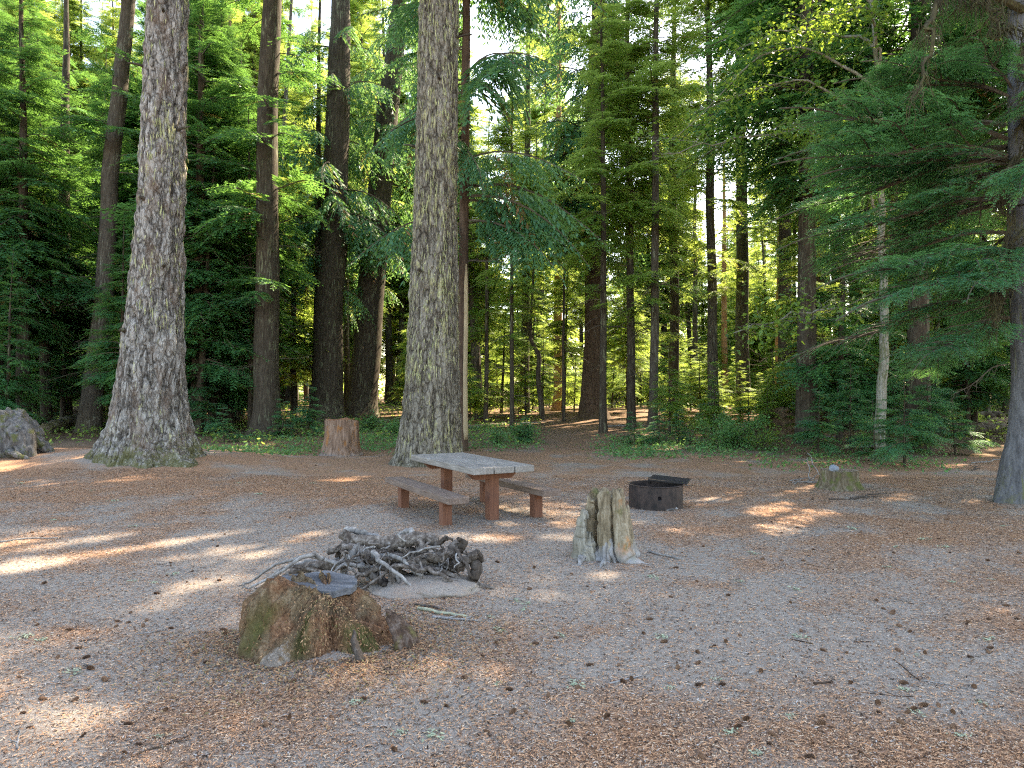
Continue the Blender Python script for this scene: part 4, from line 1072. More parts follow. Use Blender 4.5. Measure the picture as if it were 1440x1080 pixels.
# split grey stump: upright slabs round a hollow, each running down into a root
sx0, sy0 = pix(856, 792); sz0 = Tz(sx0, sy0)
st = empty('split_stump', (sx0, sy0+.10, sz0), 'tall split stump of grey and ochre wood with roots splaying out, hollow in the middle', 'stump')
u = 6.75/960
def slab(name, base, mid, top, w0, w1, dpt, seed, mat, foot=None, n=30):
    pts = ([foot] if foot else [])+[base, mid, top]
    c = curve(pts, n, .012, seed)
    k = np.linspace(0, 1, n)
    if foot: W = np.interp(k, [0, .12, .36, .7, 1], [.018, .035, w0, (w0+w1)/2, w1])
    else: W = np.interp(k, [0, .1, .6, 1], [w0*1.25, w0*1.08, (w0+w1)/2, w1])
    V, Fq = tube(c, W, 26, .30, seed, dpt, 2.0)
    th = np.arctan2(V[:, 1]-.1, V[:, 0]); gr_ = vn(V[:, 0]*70, V[:, 1]*70, V[:, 2]*4, seed)-.5
    V[:, 0] += gr_*.020; V[:, 1] += (vn(V[:, 0]*60+9, V[:, 1]*60, V[:, 2]*4, seed+2)-.5)*.014
    tp = V[:, 2] > top[2]-.05; V[tp, 2] += (vn(V[tp, 0]*40, V[tp, 1]*40, 0, seed)-.6)*.11
    link(name, mesh_from(name, V, Fq, None, None, [mat], True), st)
X = lambda px: (px-856)*u
Hh = lambda py: (796-py)*u
slab('slab', (X(817), .06, -.06), (X(819), .08, .25), (X(823), .10, Hh(727)), .078, .045, .7, 1, M_slabgrey)
slab('slab', (X(833), .16, -.06), (X(834), .17, .35), (X(836), .18, Hh(708)), .050, .036, .8, 2, M_slab)
slab('slab', (X(842), .32, -.05), (X(843), .30, .35), (X(844), .28, Hh(699)), .06, .05, .8, 3, M_slab)
slab('slab', (X(853), -.02, .03), (X(853), .04, .36), (X(852), .10, Hh(698)), .068, .060, .9, 4, M_slab, (X(848), -.18, -.03))
slab('slab', (X(886), -.02, .02), (X(877), .05, .36), (X(874), .10, Hh(696)), .132, .072, .8, 5, M_slab, (X(918), -.16, -.03))
slab('slab', (X(874), .36, -.05), (X(872), .35, .35), (X(870), .32, Hh(702)), .07, .05, .7, 6, M_slab)
slab('slab', (X(903), .20, -.02), (X(893), .18, .22), (X(885), .16, Hh(722)), .075, .036, .8, 7, M_slab, (X(920), .14, -.05))
slab('slab', (X(830), -.02, -.05), (X(830), .03, .12), (X(829), .08, .26), .085, .035, .7, 8, M_slabgrey)
slab('slab', (X(866), -.02, -.05), (X(865), .03, .12), (X(864), .08, .30), .07, .025, .8, 9, M_slab)
for (pts, r0, sd) in (([(X(853), .0, .20), (X(850), -.08, .06), (X(846), -.22, .0), (X(862), -.30, -.03)], .032, 1), ([(X(860), .0, .22), (X(862), -.07, .08), (X(866), -.14, -.02)], .03, 2),
                      ([(X(846), -.2, .03), (X(842), -.28, .0), (X(838), -.33, -.02)], .022, 3), ([(X(818), -.06, .05), (X(814), -.14, .03), (X(811), -.32, -.02)], .045, 4), ([(X(876), -.05, .06), (X(892), -.10, .01), (X(900), -.02, -.02)], .016, 5)):
    c = curve(pts, 16, .015, sd); v, f = tube(c, np.linspace(r0, r0*.35, 16), 10, .25, sd, .75); link('root', mesh_from('root', v, f, None, None, [M_grey], True), st)
v, f = lump(.26, .20, .10, 8, .3, 2); v = v+np.array([0, .14, .0]); link('rotten_core', mesh_from('rotten_core', v, f, None, None, [M_slab], True), st)

# mossy low stump with a blue grey stone on it
def low_stump(px, py, R, H, label, mat, seed, name='mossy_stump', rough=.08, top=None):
    x, y = pix(px, py); y += R*.7
    o = empty(name, (x, y, Tz(x, y)), label, 'stump')
    nth, nz = 96, 40
    th = np.arange(nth)*2*math.pi/nth; zz = np.linspace(-.1, H, nz)[:, None]
    C, S = np.cos(th), np.sin(th)
    Rr = R*(1+.30*np.exp(-np.maximum(zz, 0)/(.25*H)))*(1+.20*(fbm(C*1.6+seed, S*1.6, zz*.5, seed)-.5)*2)
    Rr = Rr+rough*R*2*(vn(C*R*34, S*R*34, zz*3, seed)-.5)+rough*R*(vn(C*R*80, S*R*80, zz*8, seed+1)-.5)
    ztop = H*(1+.12*(fbm(C*1.5, S*1.5, seed, seed+3)-.5)*2)
    Z = np.where(zz > 0, zz/H*ztop, zz)
    V = np.stack([Rr*C, Rr*S, Z+0*Rr], -1).reshape(-1, 3)
    i, j = np.meshgrid(np.arange(nz-1), np.arange(nth), indexing='ij'); i, j = i.ravel(), j.ravel(); q = (j+1) % nth
    f = np.stack([i*nth+j, i*nth+q, (i+1)*nth+q, (i+1)*nth+j], 1)
    link('bark_wall', mesh_from('bark_wall', V, f, None, None, [mat], True), o)
    rings = 14; V2 = []
    for k in range(rings+1):
        s = 1-k/rings; V2.append(np.stack([Rr[-1]*C*s, Rr[-1]*S*s, (Z+0*Rr)[-1]*s+np.mean(Z[-1])*(1-s)+.10*H*(fbm(C*s*5+seed, S*s*5, 0, seed+6)-.5)*(1 if k else 0)], -1))
    V2 = np.concatenate(V2)+[0, 0, .002]
    i, j = np.meshgrid(np.arange(rings), np.arange(nth), indexing='ij'); i, j = i.ravel(), j.ravel(); q = (j+1) % nth
    f = np.stack([i*nth+j, i*nth+q, (i+1)*nth+q, (i+1)*nth+j], 1)
    link('cut_top', mesh_from('cut_top', V2, f, None, None, [top or mat], True), o)
    return o, x, y, H
M_ms = stump_mat('mossy_bark', [(.3, (.025, .02, .014)), (.5, (.11, .085, .055)), (.72, (.25, .22, .17))], .38, (.075, .085, .025))
M_mt = stump_mat('rotten_stump_top', [(.3, (.05, .035, .025)), (.5, (.17, .125, .09)), (.72, (.32, .26, .21))], .3, (.12, .13, .04), grain=(1, 1, 1))
_, mx, my, mh = low_stump(1188, 690, .32, .34, 'low mossy stump with a blue grey stone lying on it', M_ms, 11, top=M_mt)
rock(0, 0, .10, 'blue grey stone resting on the low mossy stump', M_blue, 7, .7, Tz(mx, my)+mh-.01, (mx-.15, my-.12))
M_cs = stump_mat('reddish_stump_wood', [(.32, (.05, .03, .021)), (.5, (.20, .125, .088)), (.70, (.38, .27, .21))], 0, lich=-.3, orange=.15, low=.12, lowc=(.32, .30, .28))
M_ct = stump_mat('reddish_stump_top', [(.3, (.07, .03, .016)), (.5, (.24, .11, .06)), (.72, (.36, .20, .12))], 0, grain=(1, 1, 1))
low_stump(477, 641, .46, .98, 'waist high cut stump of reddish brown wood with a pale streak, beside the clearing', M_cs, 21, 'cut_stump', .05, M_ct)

# ------------------------------------------------------------------ low rotten stump in front, with slab top
ry0 = pix(462, 925)[1]+.30; rx0 = (462-CX)/F*ry0; rz0 = Tz(rx0, ry0)
rs_ = empty('rotten_stump', (rx0, ry0, rz0), 'broad crumbling stump of orange brown rotten wood with moss and a dark slab on top', 'stump')
def rotten_mat():
    t = NT('crumbling_rotten_wood')
    n = t.noise(t.coord((1, 1, .35)), 22, 7, .75, .6); n2 = t.noise(t.coord(), 3.1, 5, .6); n3 = t.noise(t.coord(), 60, 4, .75); n4 = t.noise(t.coord((1, 1, .5)), 2.3, 4, .6)
    h = t.math('MULTIPLY_ADD', n3, .4, t.math('MULTIPLY', n, .62))
    red = t.ramp(h, [(.34, (.030, .016, .010)), (.50, (.150, .078, .044)), (.70, (.33, .205, .13))])
    brn = t.ramp(h, [(.34, (.026, .018, .012)), (.52, (.13, .092, .056)), (.72, (.30, .235, .16))])
    c = t.mix(t.ramp(n2, [(.44, 0.0), (.56, 1.0)]), brn, red)
    z = t.n('ShaderNodeSeparateXYZ'); t.l(t.coord(), z.inputs[0])
    side = t.math('MULTIPLY_ADD', t.attr('moss'), 1.0, t.math('MULTIPLY', t.math('SUBTRACT', n4, .5), 1.6))
    c = t.mix(t.ramp(side, [(.34, 0.0), (.62, .85)]), c, t.mix(t.noise(t.coord((1, 1, .5)), 42, 5, .75), (.012, .013, .006), (.14, .14, .048)))
    c = t.mix(t.ramp(t.math('ADD', t.attr('moss'), t.noise(t.coord(), 13, 5, .7)), [(1.08, 0.0), (1.2, .7)]), c, (.33, .40, .30))
    pw = t.math('ADD', t.attr('pale'), t.math('MULTIPLY', t.math('SUBTRACT', t.noise(t.coord((1, 1, .22)), 15, 6, .7), .5), 1.9))
    c = t.mix(t.ramp(pw, [(.50, 0.0), (.70, .85)]), c, t.ramp(h, [(.34, (.05, .038, .03)), (.52, (.20, .175, .15)), (.70, (.38, .36, .345))]))
    return t.finish(c, .95, t.bump(h, 1.0, .03), .1)
M_rot = rotten_mat()
uu = 4.60/960
def rot_body():
    nth, nz = 330, 90
    th = np.arange(nth)*2*math.pi/nth; C, S = np.cos(th), np.sin(th)
    # outline: half extents to left/right, front/back
    base = np.interp(th, np.radians([0, 40, 90, 140, 180, 215, 240, 262, 290, 315, 340, 360]), [.56, .50, .40, .46, .56, .60, .55, .42, .40, .50, .56, .56])
    top = np.interp(th, np.radians([0, 40, 90, 140, 180, 215, 240, 262, 290, 315, 340, 360]), [.36, .36, .34, .42, .47, .44, .36, .24, .26, .30, .34, .36])
    hgt = np.interp(th, np.radians([0, 40, 90, 140, 180, 215, 240, 270, 300, 330, 360]), [.20, .27, .38, .46, .47, .47, .43, .33, .31, .25, .20])*.78
    zz = np.linspace(0, 1, nz)[:, None]
    R = base+(top-base)*zz**.75-.10*ss((zz-.72)/.28)**1.5
    R = R*(1+.26*(fbm(C*2.9, S*2.4, zz*1.2, 4)-.5)*2)+.11*(fbm(C*6, S*6, zz*1.0, 5, 3)-.5)*(1-zz*.3)+.05*(vn(C*26, S*26, zz*4, 6)-.5)+.022*(vn(C*60, S*60, zz*16, 7)-.5)
    for a, w, amp, zc, zw in ((218, 11, .07, .55, .6), (243, 11, -.13, .75, .35), (247, 7.5, .24, .0, .34), (264, 6, .10, .5, .55), (292, 12, -.08, .5, .6), (312, 9, .06, .4, .5), (190, 9, -.05, .5, .6), (335, 8, -.05, .6, .5)):
        dth = np.degrees((th-math.radians(a)+math.pi) % (2*math.pi)-math.pi)
        R = R+amp*np.exp(-(dth/w)**2)*np.exp(-((zz-zc)/zw)**2)
    R = R+.035*(vn(C*13, S*13, zz*1.2, 16)-.5)+.03*(vn(C*38, S*38, zz*2.5, 17)-.5)
    Z = -.08+(hgt+.08)*zz*(1+.36*(vn(C*4.2, S*4.2, 0, 8)-.5)+.26*(vn(C*10, S*10, 0, 18)-.5)+.12*(vn(C*26, S*26, 0, 9)-.5))
    V = np.stack([R*C, R*S*.86, Z+0*R], -1)
    moss = np.zeros_like(R)
    for (a, w, z0, zw, k) in ((200, 16, .6, .5, .85), (222, 10, .5, .5, .75), (258, 9, .55, .5, .85), (318, 18, .4, .5, .8), (180, 20, .5, .6, .6)):
        dth = np.degrees((th-math.radians(a)+math.pi) % (2*math.pi)-math.pi)
        moss = np.maximum(moss, k*np.exp(-(dth/w)**2)*np.exp(-((zz-z0)/zw)**2))
    pale = np.exp(-((np.degrees(th)-246)/11)**2)*np.exp(-((zz-.12)/.34)**2)+0*R
    # top cap
    rings = 40; cap = []; mc = []
    for k in range(1, rings+1):
        s = 1-k/rings
        z = (Z+0*R)[-1]*s+.30*(1-s)+.05*(fbm(C*s*5, S*s*5, 0, 12)-.5)*min(1, k/3)+.025*(vn(C*s*24, S*s*24, 0, 13)-.5)
        cap.append(np.stack([R[-1]*C*s, R[-1]*S*.86*s, z], -1)); mc.append(np.full(nth, .1))
    V = np.concatenate([V.reshape(-1, 3), np.concatenate(cap)]); moss = np.concatenate([moss.ravel(), np.concatenate(mc)]); pale = np.concatenate([pale.ravel(), np.zeros(rings*nth)])
    nn = nz+rings
    i, j = np.meshgrid(np.arange(nn-1), np.arange(nth), indexing='ij'); i, j = i.ravel(), j.ravel(); q = (j+1) % nth
    f = np.stack([i*nth+j, i*nth+q, (i+1)*nth+q, (i+1)*nth+j], 1)
    return mesh_from('stump_body', V, f, None, None, [M_rot], True, {'moss': moss, 'pale': pale})
link('stump_body', rot_body(), rs_)
# crumbs and fibres standing off the rotten face
def fibres(parent, m, n, seed, mat, zmin=.02, lmin=.02, lmax=.07):
    r = np.random.default_rng(seed); co = np.empty(len(m.vertices)*3, np.float32); m.vertices.foreach_get('co', co); co = co.reshape(-1, 3)
    ok = np.where(co[:, 2] > zmin)[0]; P = co[r.choice(ok, n)]
    nr = P*[1, 1, .3]; nr /= np.linalg.norm(nr, axis=1)[:, None]
    d = r.normal(0, .6, (n, 3))+[0, 0, -1.0]+nr*.5; d /= np.linalg.norm(d, axis=1)[:, None]
    L = r.uniform(lmin, lmax, n); W = r.uniform(.002, .006, n)
    v = rhomb(P+nr*.004, d, np.cross(d, nr), L, W)
    link('fibre', mesh_from('fibre', v, np.arange(n*4).reshape(-1, 4), r.random(n), None, [mat]), parent)
tf = NT('rot_fibre'); M_fib = tf.finish(tf.ramp(tf.attr('tint'), [(0, (.05, .026, .016)), (.4, (.20, .098, .05)), (.75, (.38, .23, .13)), (1, (.12, .12, .045))]), .95)
fibres(rs_, rs_.children[0].data, 6000, 9, M_fib, .02, .008, .035)
RX = lambda px: (px-462)*uu
def chips():
    r = np.random.default_rng(14); n = 15000
    a = r.uniform(0, 6.283, n); q = np.abs(r.normal(0, 1, n)); x = rx0+np.cos(a)*(.45+q*.42)*1.15; y = ry0-.05+np.sin(a)*(.35+q*.38)
    k = (y < ry0+.25) | (x > rx0+.3); x, y = x[k], y[k]; n = len(x)
    z = T(x, y)+.006+.012*r.random(n); L = r.uniform(.006, .024, n); W = r.uniform(.002, .006, n); an = r.uniform(0, 6.28, n); d = np.stack([np.cos(an), np.sin(an), r.normal(0, .25, n)], 1)
    v = rhomb(np.stack([x, y, z], 1), d, np.stack([-np.sin(an), np.cos(an), r.normal(0, .3, n)], 1), L*1.6, W)
    tag(link('rotten_wood_chips', mesh_from('rotten_wood_chips', v, np.arange(n*4).reshape(-1, 4), r.random(n), None, [M_fib])), 'orange brown crumbs of rotten wood strewn around the rotten stump', 'wood chips', kind='stuff')
chips()
# weathered slab lying on the top, lichen dotted
M_slabtop = stump_mat('slate_grey_weathered_slab', [(.3, (.03, .032, .036)), (.5, (.085, .09, .10)), (.72, (.17, .18, .195))], 0, lich=-.1, grain=(.12, 1, 1), scale=13)
def plate(outline, z, th, seed, mat, name, tilt=(0, 0), parent=rs_, n=90):
    o = np.asarray(outline, float); c = o.mean(0); k = len(o)
    tt = np.linspace(0, k, n, endpoint=False); P = np.stack([np.interp(tt, np.arange(k+1), np.append(o[:, a], o[0, a])) for a in (0, 1)], 1)
    P += (np.stack([vn(P[:, 0]*16, P[:, 1]*16, 0, seed), vn(P[:, 0]*16+40, P[:, 1]*16, 0, seed)], 1)-.5)*.05
    rings = 12; V = []
    for s in np.linspace(1, 0, rings):
        q = c+(P-c)*s; V.append(np.column_stack([q, z+(q[:, 0]-c[0])*tilt[0]+(q[:, 1]-c[1])*tilt[1]+.035*(fbm(q[:, 0]*6, q[:, 1]*6, 0, seed)-.5)+.012*(vn(q[:, 0]*7, q[:, 1]*45, 0, seed+1)-.5)]))
    low = V[0].copy(); low[:, 2] -= th; V = [low]+V
    V = np.concatenate(V); R_ = rings+1
    i, j = np.meshgrid(np.arange(R_-1), np.arange(n), indexing='ij'); i, j = i.ravel(), j.ravel(); q = (j+1) % n
    f = np.stack([i*n+j, i*n+q, (i+1)*n+q, (i+1)*n+j], 1)
    return link(name, mesh_from(name, V, f, None, None, [mat], False), parent)
plate([(RX(392), -.06), (RX(430), -.02), (RX(466), -.06), (RX(474), -.04), (RX(494), .18), (RX(484), .36), (RX(446), .38), (RX(420), .30), (RX(385), .22), (RX(372), .08)], .362, .045, 3, M_slabtop, 'top_slab', (-.10, .04))
plate([(RX(346), -.05), (RX(372), .0), (RX(384), .06), (RX(372), .10), (RX(354), .05)], .255, .03, 5, M_slabtop, 'top_slab', (.18, .0))
def rtube(pts, rad, seed, mat, name, n=20, jag=.3, flat=.8, nt=12):
    c = curve(pts, n, .006, seed); v, f = tube(c, np.interp(np.linspace(0, 1, n), np.linspace(0, 1, len(rad)), rad), nt, jag, seed, flat, 2.0)
    return link(name, mesh_from(name, v, f, None, None, [mat], True), rs_)
M_snag = stump_mat('flaking_pale_root_bark', [(.34, (.06, .042, .03)), (.50, (.23, .195, .17)), (.68, (.44, .42, .41))], .2, (.13, .11, .045), lich=.0, grain=(1, 1, .4), scale=15)
0 and rtube([(RX(424), -.26, .20), (RX(412), -.35, .16), (RX(404), -.41, .07), (RX(398), -.47, -.06)], [.05, .075, .082, .088], 2, M_snag, 'root', 44, .26, .9, 40)
0 and rtube([(RX(430), -.30, .33), (RX(448), -.36, .30), (RX(462), -.40, .16), (RX(464), -.42, -.04)], [.03, .06, .05, .035], 3, M_ms, 'root', 24, .35, .8, 14)
0 and rtube([(RX(352), -.10, .40), (RX(350), -.14, .24), (RX(343), -.20, -.05)], [.04, .07, .06], 4, M_ms, 'root', 22, .35, .8, 14)
M_barkslab = stump_mat('dark_brown_bark_slab', [(.3, (.012, .008, .006)), (.52, (.05, .031, .022)), (.75, (.19, .155, .135))], .12, (.09, .08, .03))
rtube([(RX(548), -.10, .24), (RX(562), -.12, .17), (RX(578), -.16, .05), (RX(584), -.19, -.05)], [.012, .055, .085, .08], 6, M_barkslab, 'bark_slab', 30, .5, .5, 30)
rtube([(RX(513), -.30, .17), (RX(517), -.34, .10), (RX(528), -.40, .0), (RX(538), -.46, -.03)], [.006, .026, .032, .010], 7, M_darkwood, 'root', 20, .4, .8, 16)

# ------------------------------------------------------------------ uprooted root wad lying behind it
wx0, wy0 = pix(560, 826); wz0 = Tz(wx0, wy0)
wad = empty('root_wad', (wx0, wy0-.06, wz0), 'tangled silvery root wad of an uprooted tree with sandy soil clinging to it', 'root wad')
q6 = (wy0+.1)/960
WX = lambda px: (px-560)*q6
WZ = lambda py: (826-py)*q6*.95
ROOTS = [ # (points px,depth,py), radii, material
 ([(400, .18, 822), (420, .16, 806), (450, .12, 798), (478, .10, 796), (505, .14, 790)], [.075, .065, .07, .075, .06], 'r', 1),
 ([(365, .38, 826), (392, .34, 810), (420, .36, 802), (440, .36, 800)], [.02, .03, .028, .015], 'g', 2),
 ([(470, .34, 760), (500, .26, 768), (540, .22, 770), (585, .22, 762), (612, .2, 766)], [.05, .085, .10, .085, .06], 'r', 3),
 ([(474, .40, 752), (500, .36, 757), (530, .34, 764)], [.045, .045, .03], 'g', 4),
 ([(475, .2, 772), (520, .14, 782), (560, .1, 788), (600, .12, 792)], [.06, .08, .07, .05], 'r', 5),
 ([(486, .1, 815), (484, .1, 800), (492, .12, 782), (500, .16, 770)], [.025, .04, .05, .04], 'g', 6),
 ([(470, .24, 790), (480, .2, 775), (484, .24, 762), (476, .30, 752)], [.03, .045, .05, .025], 'd', 7),
 ([(596, .14, 800), (592, .14, 780), (588, .16, 765), (584, .2, 754)], [.06, .065, .055, .03], 'r', 8),
 ([(600, .1, 782), (618, .12, 786), (634, .16, 776), (640, .2, 768)], [.06, .07, .06, .04], 'r', 9),
 ([(628, .2, 790), (640, .16, 775), (650, .14, 765), (640, .12, 757)], [.06, .06, .04, .02], 'd', 10),
 ([(645, .02, 792), (660, .0, 782), (670, .02, 776), (675, .06, 788)], [.05, .05, .045, .03], 'd', 11),
 ([(655, .04, 826), (664, .0, 812), (668, .02, 796), (660, .06, 782)], [.05, .07, .075, .05], 'd', 12),
 ([(510, .06, 800), (530, .0, 806), (545, -.06, 818), (548, -.08, 828)], [.05, .055, .045, .03], 'd', 13),
 ([(560, .0, 792), (556, -.06, 808), (552, -.10, 826)], [.04, .05, .03], 'r', 14),
 ([(520, .02, 786), (545, .0, 782), (575, .02, 786)], [.018, .022, .012], 'd', 15),
 ([(500, .1, 782), (512, .06, 798), (520, .02, 815)], [.025, .03, .02], 'g', 16),
 ([(610, .14, 768), (622, .12, 760), (628, .1, 756), (634, .08, 760)], [.03, .03, .02, .008], 'd', 17),
 ([(545, .3, 770), (560, .3, 758), (572, .26, 752), (580, .2, 756)], [.05, .05, .04, .02], 'g', 18),
 ([(430, .14, 805), (445, .08, 815), (470, .06, 824)], [.02, .02, .012], 'g', 19),
 ([(560, -.04, 800), (566, -.10, 812), (575, -.14, 828)], [.016, .018, .008], 'g', 20),
 ([(640, .06, 770), (652, -.02, 786), (660, -.06, 800), (664, -.04, 815)], [.02, .022, .02, .01], 'd', 21),
 ([(590, .2, 792), (560, .24, 786), (520, .26, 790), (480, .3, 800)], [.10, .11, .10, .08], 'd', 22),
 ([(640, .2, 800), (620, .24, 800), (590, .26, 800)], [.10, .12, .10], 'd', 23),
]
RM = {'r': M_root, 'g': M_grey, 'd': M_darkwood}
for pts, rad, mk, sd in ROOTS:
    P = [(WX(a), b, WZ(c_)) for a, b, c_ in pts]; n = 26
    c = curve(P, n, .012, sd+40); v, f = tube(c, np.interp(np.linspace(0, 1, n), np.linspace(0, 1, len(rad)), rad)*.82, 20, .26, sd+40, .8, 2.5)
    v += (np.stack([vn(v[:, 0]*45, v[:, 1]*45, v[:, 2]*45, sd+k) for k in range(3)], 1)-.5)*.009
    link('root', mesh_from('root', v, f, None, None, [RM[mk]], True), wad)
r = np.random.default_rng(8)
for k in range(78):
    a = np.array([WX(r.uniform(470, 660)), r.uniform(.0, .2), WZ(r.uniform(760, 800))]); e = a+np.array([r.normal(0, .10), r.normal(-.10, .06), r.normal(-.08, .09)]); e[2] = max(e[2], .0)
    c = curve([a, (a+e)/2+r.normal(0, .03, 3), e], 9, .02, k); v, f = tube(c, np.linspace(.011, .003, 9), 5, .2, k)
    link('rootlet', mesh_from('rootlet', v, f, None, None, [RM['rgd'[k % 3]]], True), wad)
t = NT('clinging_sandy_soil'); n = t.noise(t.coord(), 30, 5, .7); n2 = t.noise(t.coord(), 4, 4, .6)
M_soil = t.finish(t.mix(t.ramp(n2, [(.5, 0.0), (.66, .6)]), t.ramp(n, [(.3, (.13, .108, .086)), (.55, (.25, .215, .17)), (.75, (.36, .315, .255))]), (.15, .105, .055)), .95, t.bump(n, .6, .015), .1)
v, f = lump(.46, .34, .11, 61, .30, 1.6, 90, 44); v += .03*(fbm(v[:, 0]*22, v[:, 1]*22, v[:, 2]*22, 5)[:, None]-.5); v = v+np.array([WX(606), .02, .0]); link('soil', mesh_from('soil', v, f, None, None, [M_ground], True), wad)
for k in range(13):
    a = np.array([WX(r.uniform(450, 640)), r.uniform(-.02, .22), WZ(r.uniform(772, 806))]); L_ = r.uniform(.35, .8); an = r.normal(.1, .5)*(1 if r.random() < .5 else -1)+(0 if k % 2 else math.pi)
    e = a+np.array([math.cos(an)*L_, math.sin(an)*L_*.35-.12, 0]); e[2] = r.uniform(.0, .12); m_ = (a+e)/2+np.array([r.normal(0, .05), -.04, r.uniform(.03, .14)])
    c = curve([a, m_, e, e+np.array([math.cos(an)*.12, -.05, -.04])], 22, .02, k+90); v, f = tube(c, np.linspace(r.uniform(.022, .042), .007, 22), 10, .22, k+90, .8, 2.0)
    link('root', mesh_from('root', v, f, None, None, [(M_grey, M_root, M_root)[k % 3]], True), wad)

# ------------------------------------------------------------------ left edge: root burl, logs, bark chunk
def burl():
    x, y = pix(-22, 648); y += .7
    o = empty('root_burl', (x-.1, y, Tz(x, y)), 'knobbly grey root burl with needles and moss on it at the edge of the mound', 'stump'); o.scale = (.78, .78, .80)
    m = stump_mat('knobbly_grey_bark', [(.34, (.022, .019, .017)), (.52, (.105, .098, .093)), (.74, (.27, .262, .255))], .25, (.075, .08, .025), grain=(1, 1, .35), scale=11)
    v, f = lump(.95, .75, 1.15, 31, .40, 1.9, 150, 90); v += .05*(vn(v[:, 0]*16, v[:, 1]*16, v[:, 2]*5, 8)[:, None]-.5)*v/np.linalg.norm(v, axis=1)[:, None]*2; v += .07*(fbm(v[:, 0]*5, v[:, 1]*5, v[:, 2]*5, 3)[:, None]-.5)*v/np.linalg.norm(v, axis=1)[:, None]*2
    link('burl', mesh_from('burl', v+np.array([-.1, .3, .1]), f, None, None, [m], True), o)
    for k, (pts, rad) in enumerate((([(.35, -.1, .9), (.75, -.25, .5), (1.0, -.4, -.1)], [.3, .32, .22]), ([(-.3, -.5, .5), (-.1, -.75, .3), (.1, -.85, -.1)], [.35, .33, .25]), ([(.5, -.5, .12), (.95, -.75, .05), (1.35, -.8, -.04)], [.1, .08, .03]), ([(.6, .2, .5), (1.0, .3, .2), (1.25, .3, -.1)], [.2, .18, .1]))):
        c = curve(pts, 22, .02, k); v, f = tube(c, np.interp(np.linspace(0, 1, 22), np.linspace(0, 1, len(rad)), rad), 26, .34, k+3, .9, 2.0)
        v += .05*(np.stack([vn(v[:, 0]*9, v[:, 1]*9, v[:, 2]*9, k+q) for q in range(3)], 1)-.5)
        link('root', mesh_from('root', v, f, None, None, [m], True), o)
burl()
def log(p0, p1, r0, r1, label, mat, seed, lift=0.0, name='fallen_log', broken=.5):
    a, b = pix(*p0), pix(*p1); A = np.array([a[0], a[1], Tz(*a)+r0*.75+lift]); B = np.array([b[0], b[1], Tz(*b)+r1*.75+lift])
    c = curve([A, (A+B)/2+[0, 0, .03], B], 40, .05, seed); v, f = tube(c, np.linspace(r0, r1, 40), 20, .22, seed)
    L0 = Vector(A); v = v-np.array(A)
    return tag(link(name, mesh_from(name, v, f, None, None, [mat], True), None, L0), label, 'log')
M_log = stump_mat('mossy_log_bark', [(.3, (.03, .025, .018)), (.5, (.15, .125, .095)), (.72, (.32, .29, .25))], .45, (.13, .13, .05), grain=(.5, .5, .5), scale=12)
M_dlog = stump_mat('dark_log_bark', [(.3, (.012, .010, .008)), (.5, (.06, .048, .036)), (.72, (.16, .14, .115))], .2, (.07, .08, .03), grain=(.3, 1, 1), scale=12)
log((62, 611), (118, 596), .24, .26, 'mossy fallen log lying between the root burl and the slim leaning trunk', M_log, 1)
log((1328, 612), (1412, 609), .24, .22, 'dark fallen log on the forest floor behind the curved grey trunk', M_dlog, 2)
log((1330, 597), (1408, 593), .13, .12, 'thin dark log lying just beyond the thicker one in the shady corner', M_dlog, 3, .25)
log((640, 606), (712, 598), .10, .05, 'thin bleached log among broken roots behind the pale split cedar', M_log, 4)
def chunk():
    x, y = pix(174, 642)
    v, f = lump(.20, .17, .30, 44, .3, 1.8, 40, 26); m = M['bark_grey']
    t = stump_mat('fallen_bark_chunk', [(.3, (.035, .034, .034)), (.5, (.13, .13, .13)), (.72, (.28, .28, .28))], .12, (.10, .11, .03), grain=(1, 1, .5), scale=11)
    tag(link('bark_chunk', mesh_from('bark_chunk', v, f, None, None, [t], True), None, (x, y+.05, Tz(x, y)+.12), (0, .5, .3)), 'grey knobby bark chunk on the needles before the massive grey fir', 'bark chunk')
chunk()
def brown_wad():
    x, y = pix(1092, 612); o = empty('upturned_root_wad', (x, y, Tz(x, y)), 'upturned brown root wad in the shade between the yellowish bush and the thicket', 'root wad')
    v, f = lump(.75, .45, .75, 91, .4, 2.0, 60, 36); m = stump_mat('earthy_root_plate', [(.3, (.02, .014, .009)), (.5, (.09, .06, .038)), (.72, (.20, .14, .09))], .1, (.06, .07, .02), grain=(1, 1, 1), scale=7)
    link('earth', mesh_from('earth', v+np.array([0, 0, .25]), f, None, None, [m], True), o)
    r = np.random.default_rng(4)
    for k in range(14):
        a = r.uniform(0, 6.28); p = np.array([math.cos(a)*.5, -.2, .3+math.sin(a)*.4]); e = p+np.array([math.cos(a)*.5, r.normal(-.2, .2), math.sin(a)*.45])
        c = curve([p, (p+e)/2+r.normal(0, .08, 3), e], 10, .04, k); v, f = tube(c, np.linspace(.05, .012, 10), 6, .3, k); link('root', mesh_from('root', v, f, None, None, [m], True), o)
brown_wad()
x, y = pix(1322, 612)
v, f = lump(.55, .4, .6, 19, .4, 2); tag(link('dark_stump', mesh_from('dark_stump', v, f, None, None, [M_dlog], True), None, (x-.25, y, Tz(x, y)+.25)), 'blackened rotten stump in deep shade beside the second mottled alder', 'stump')

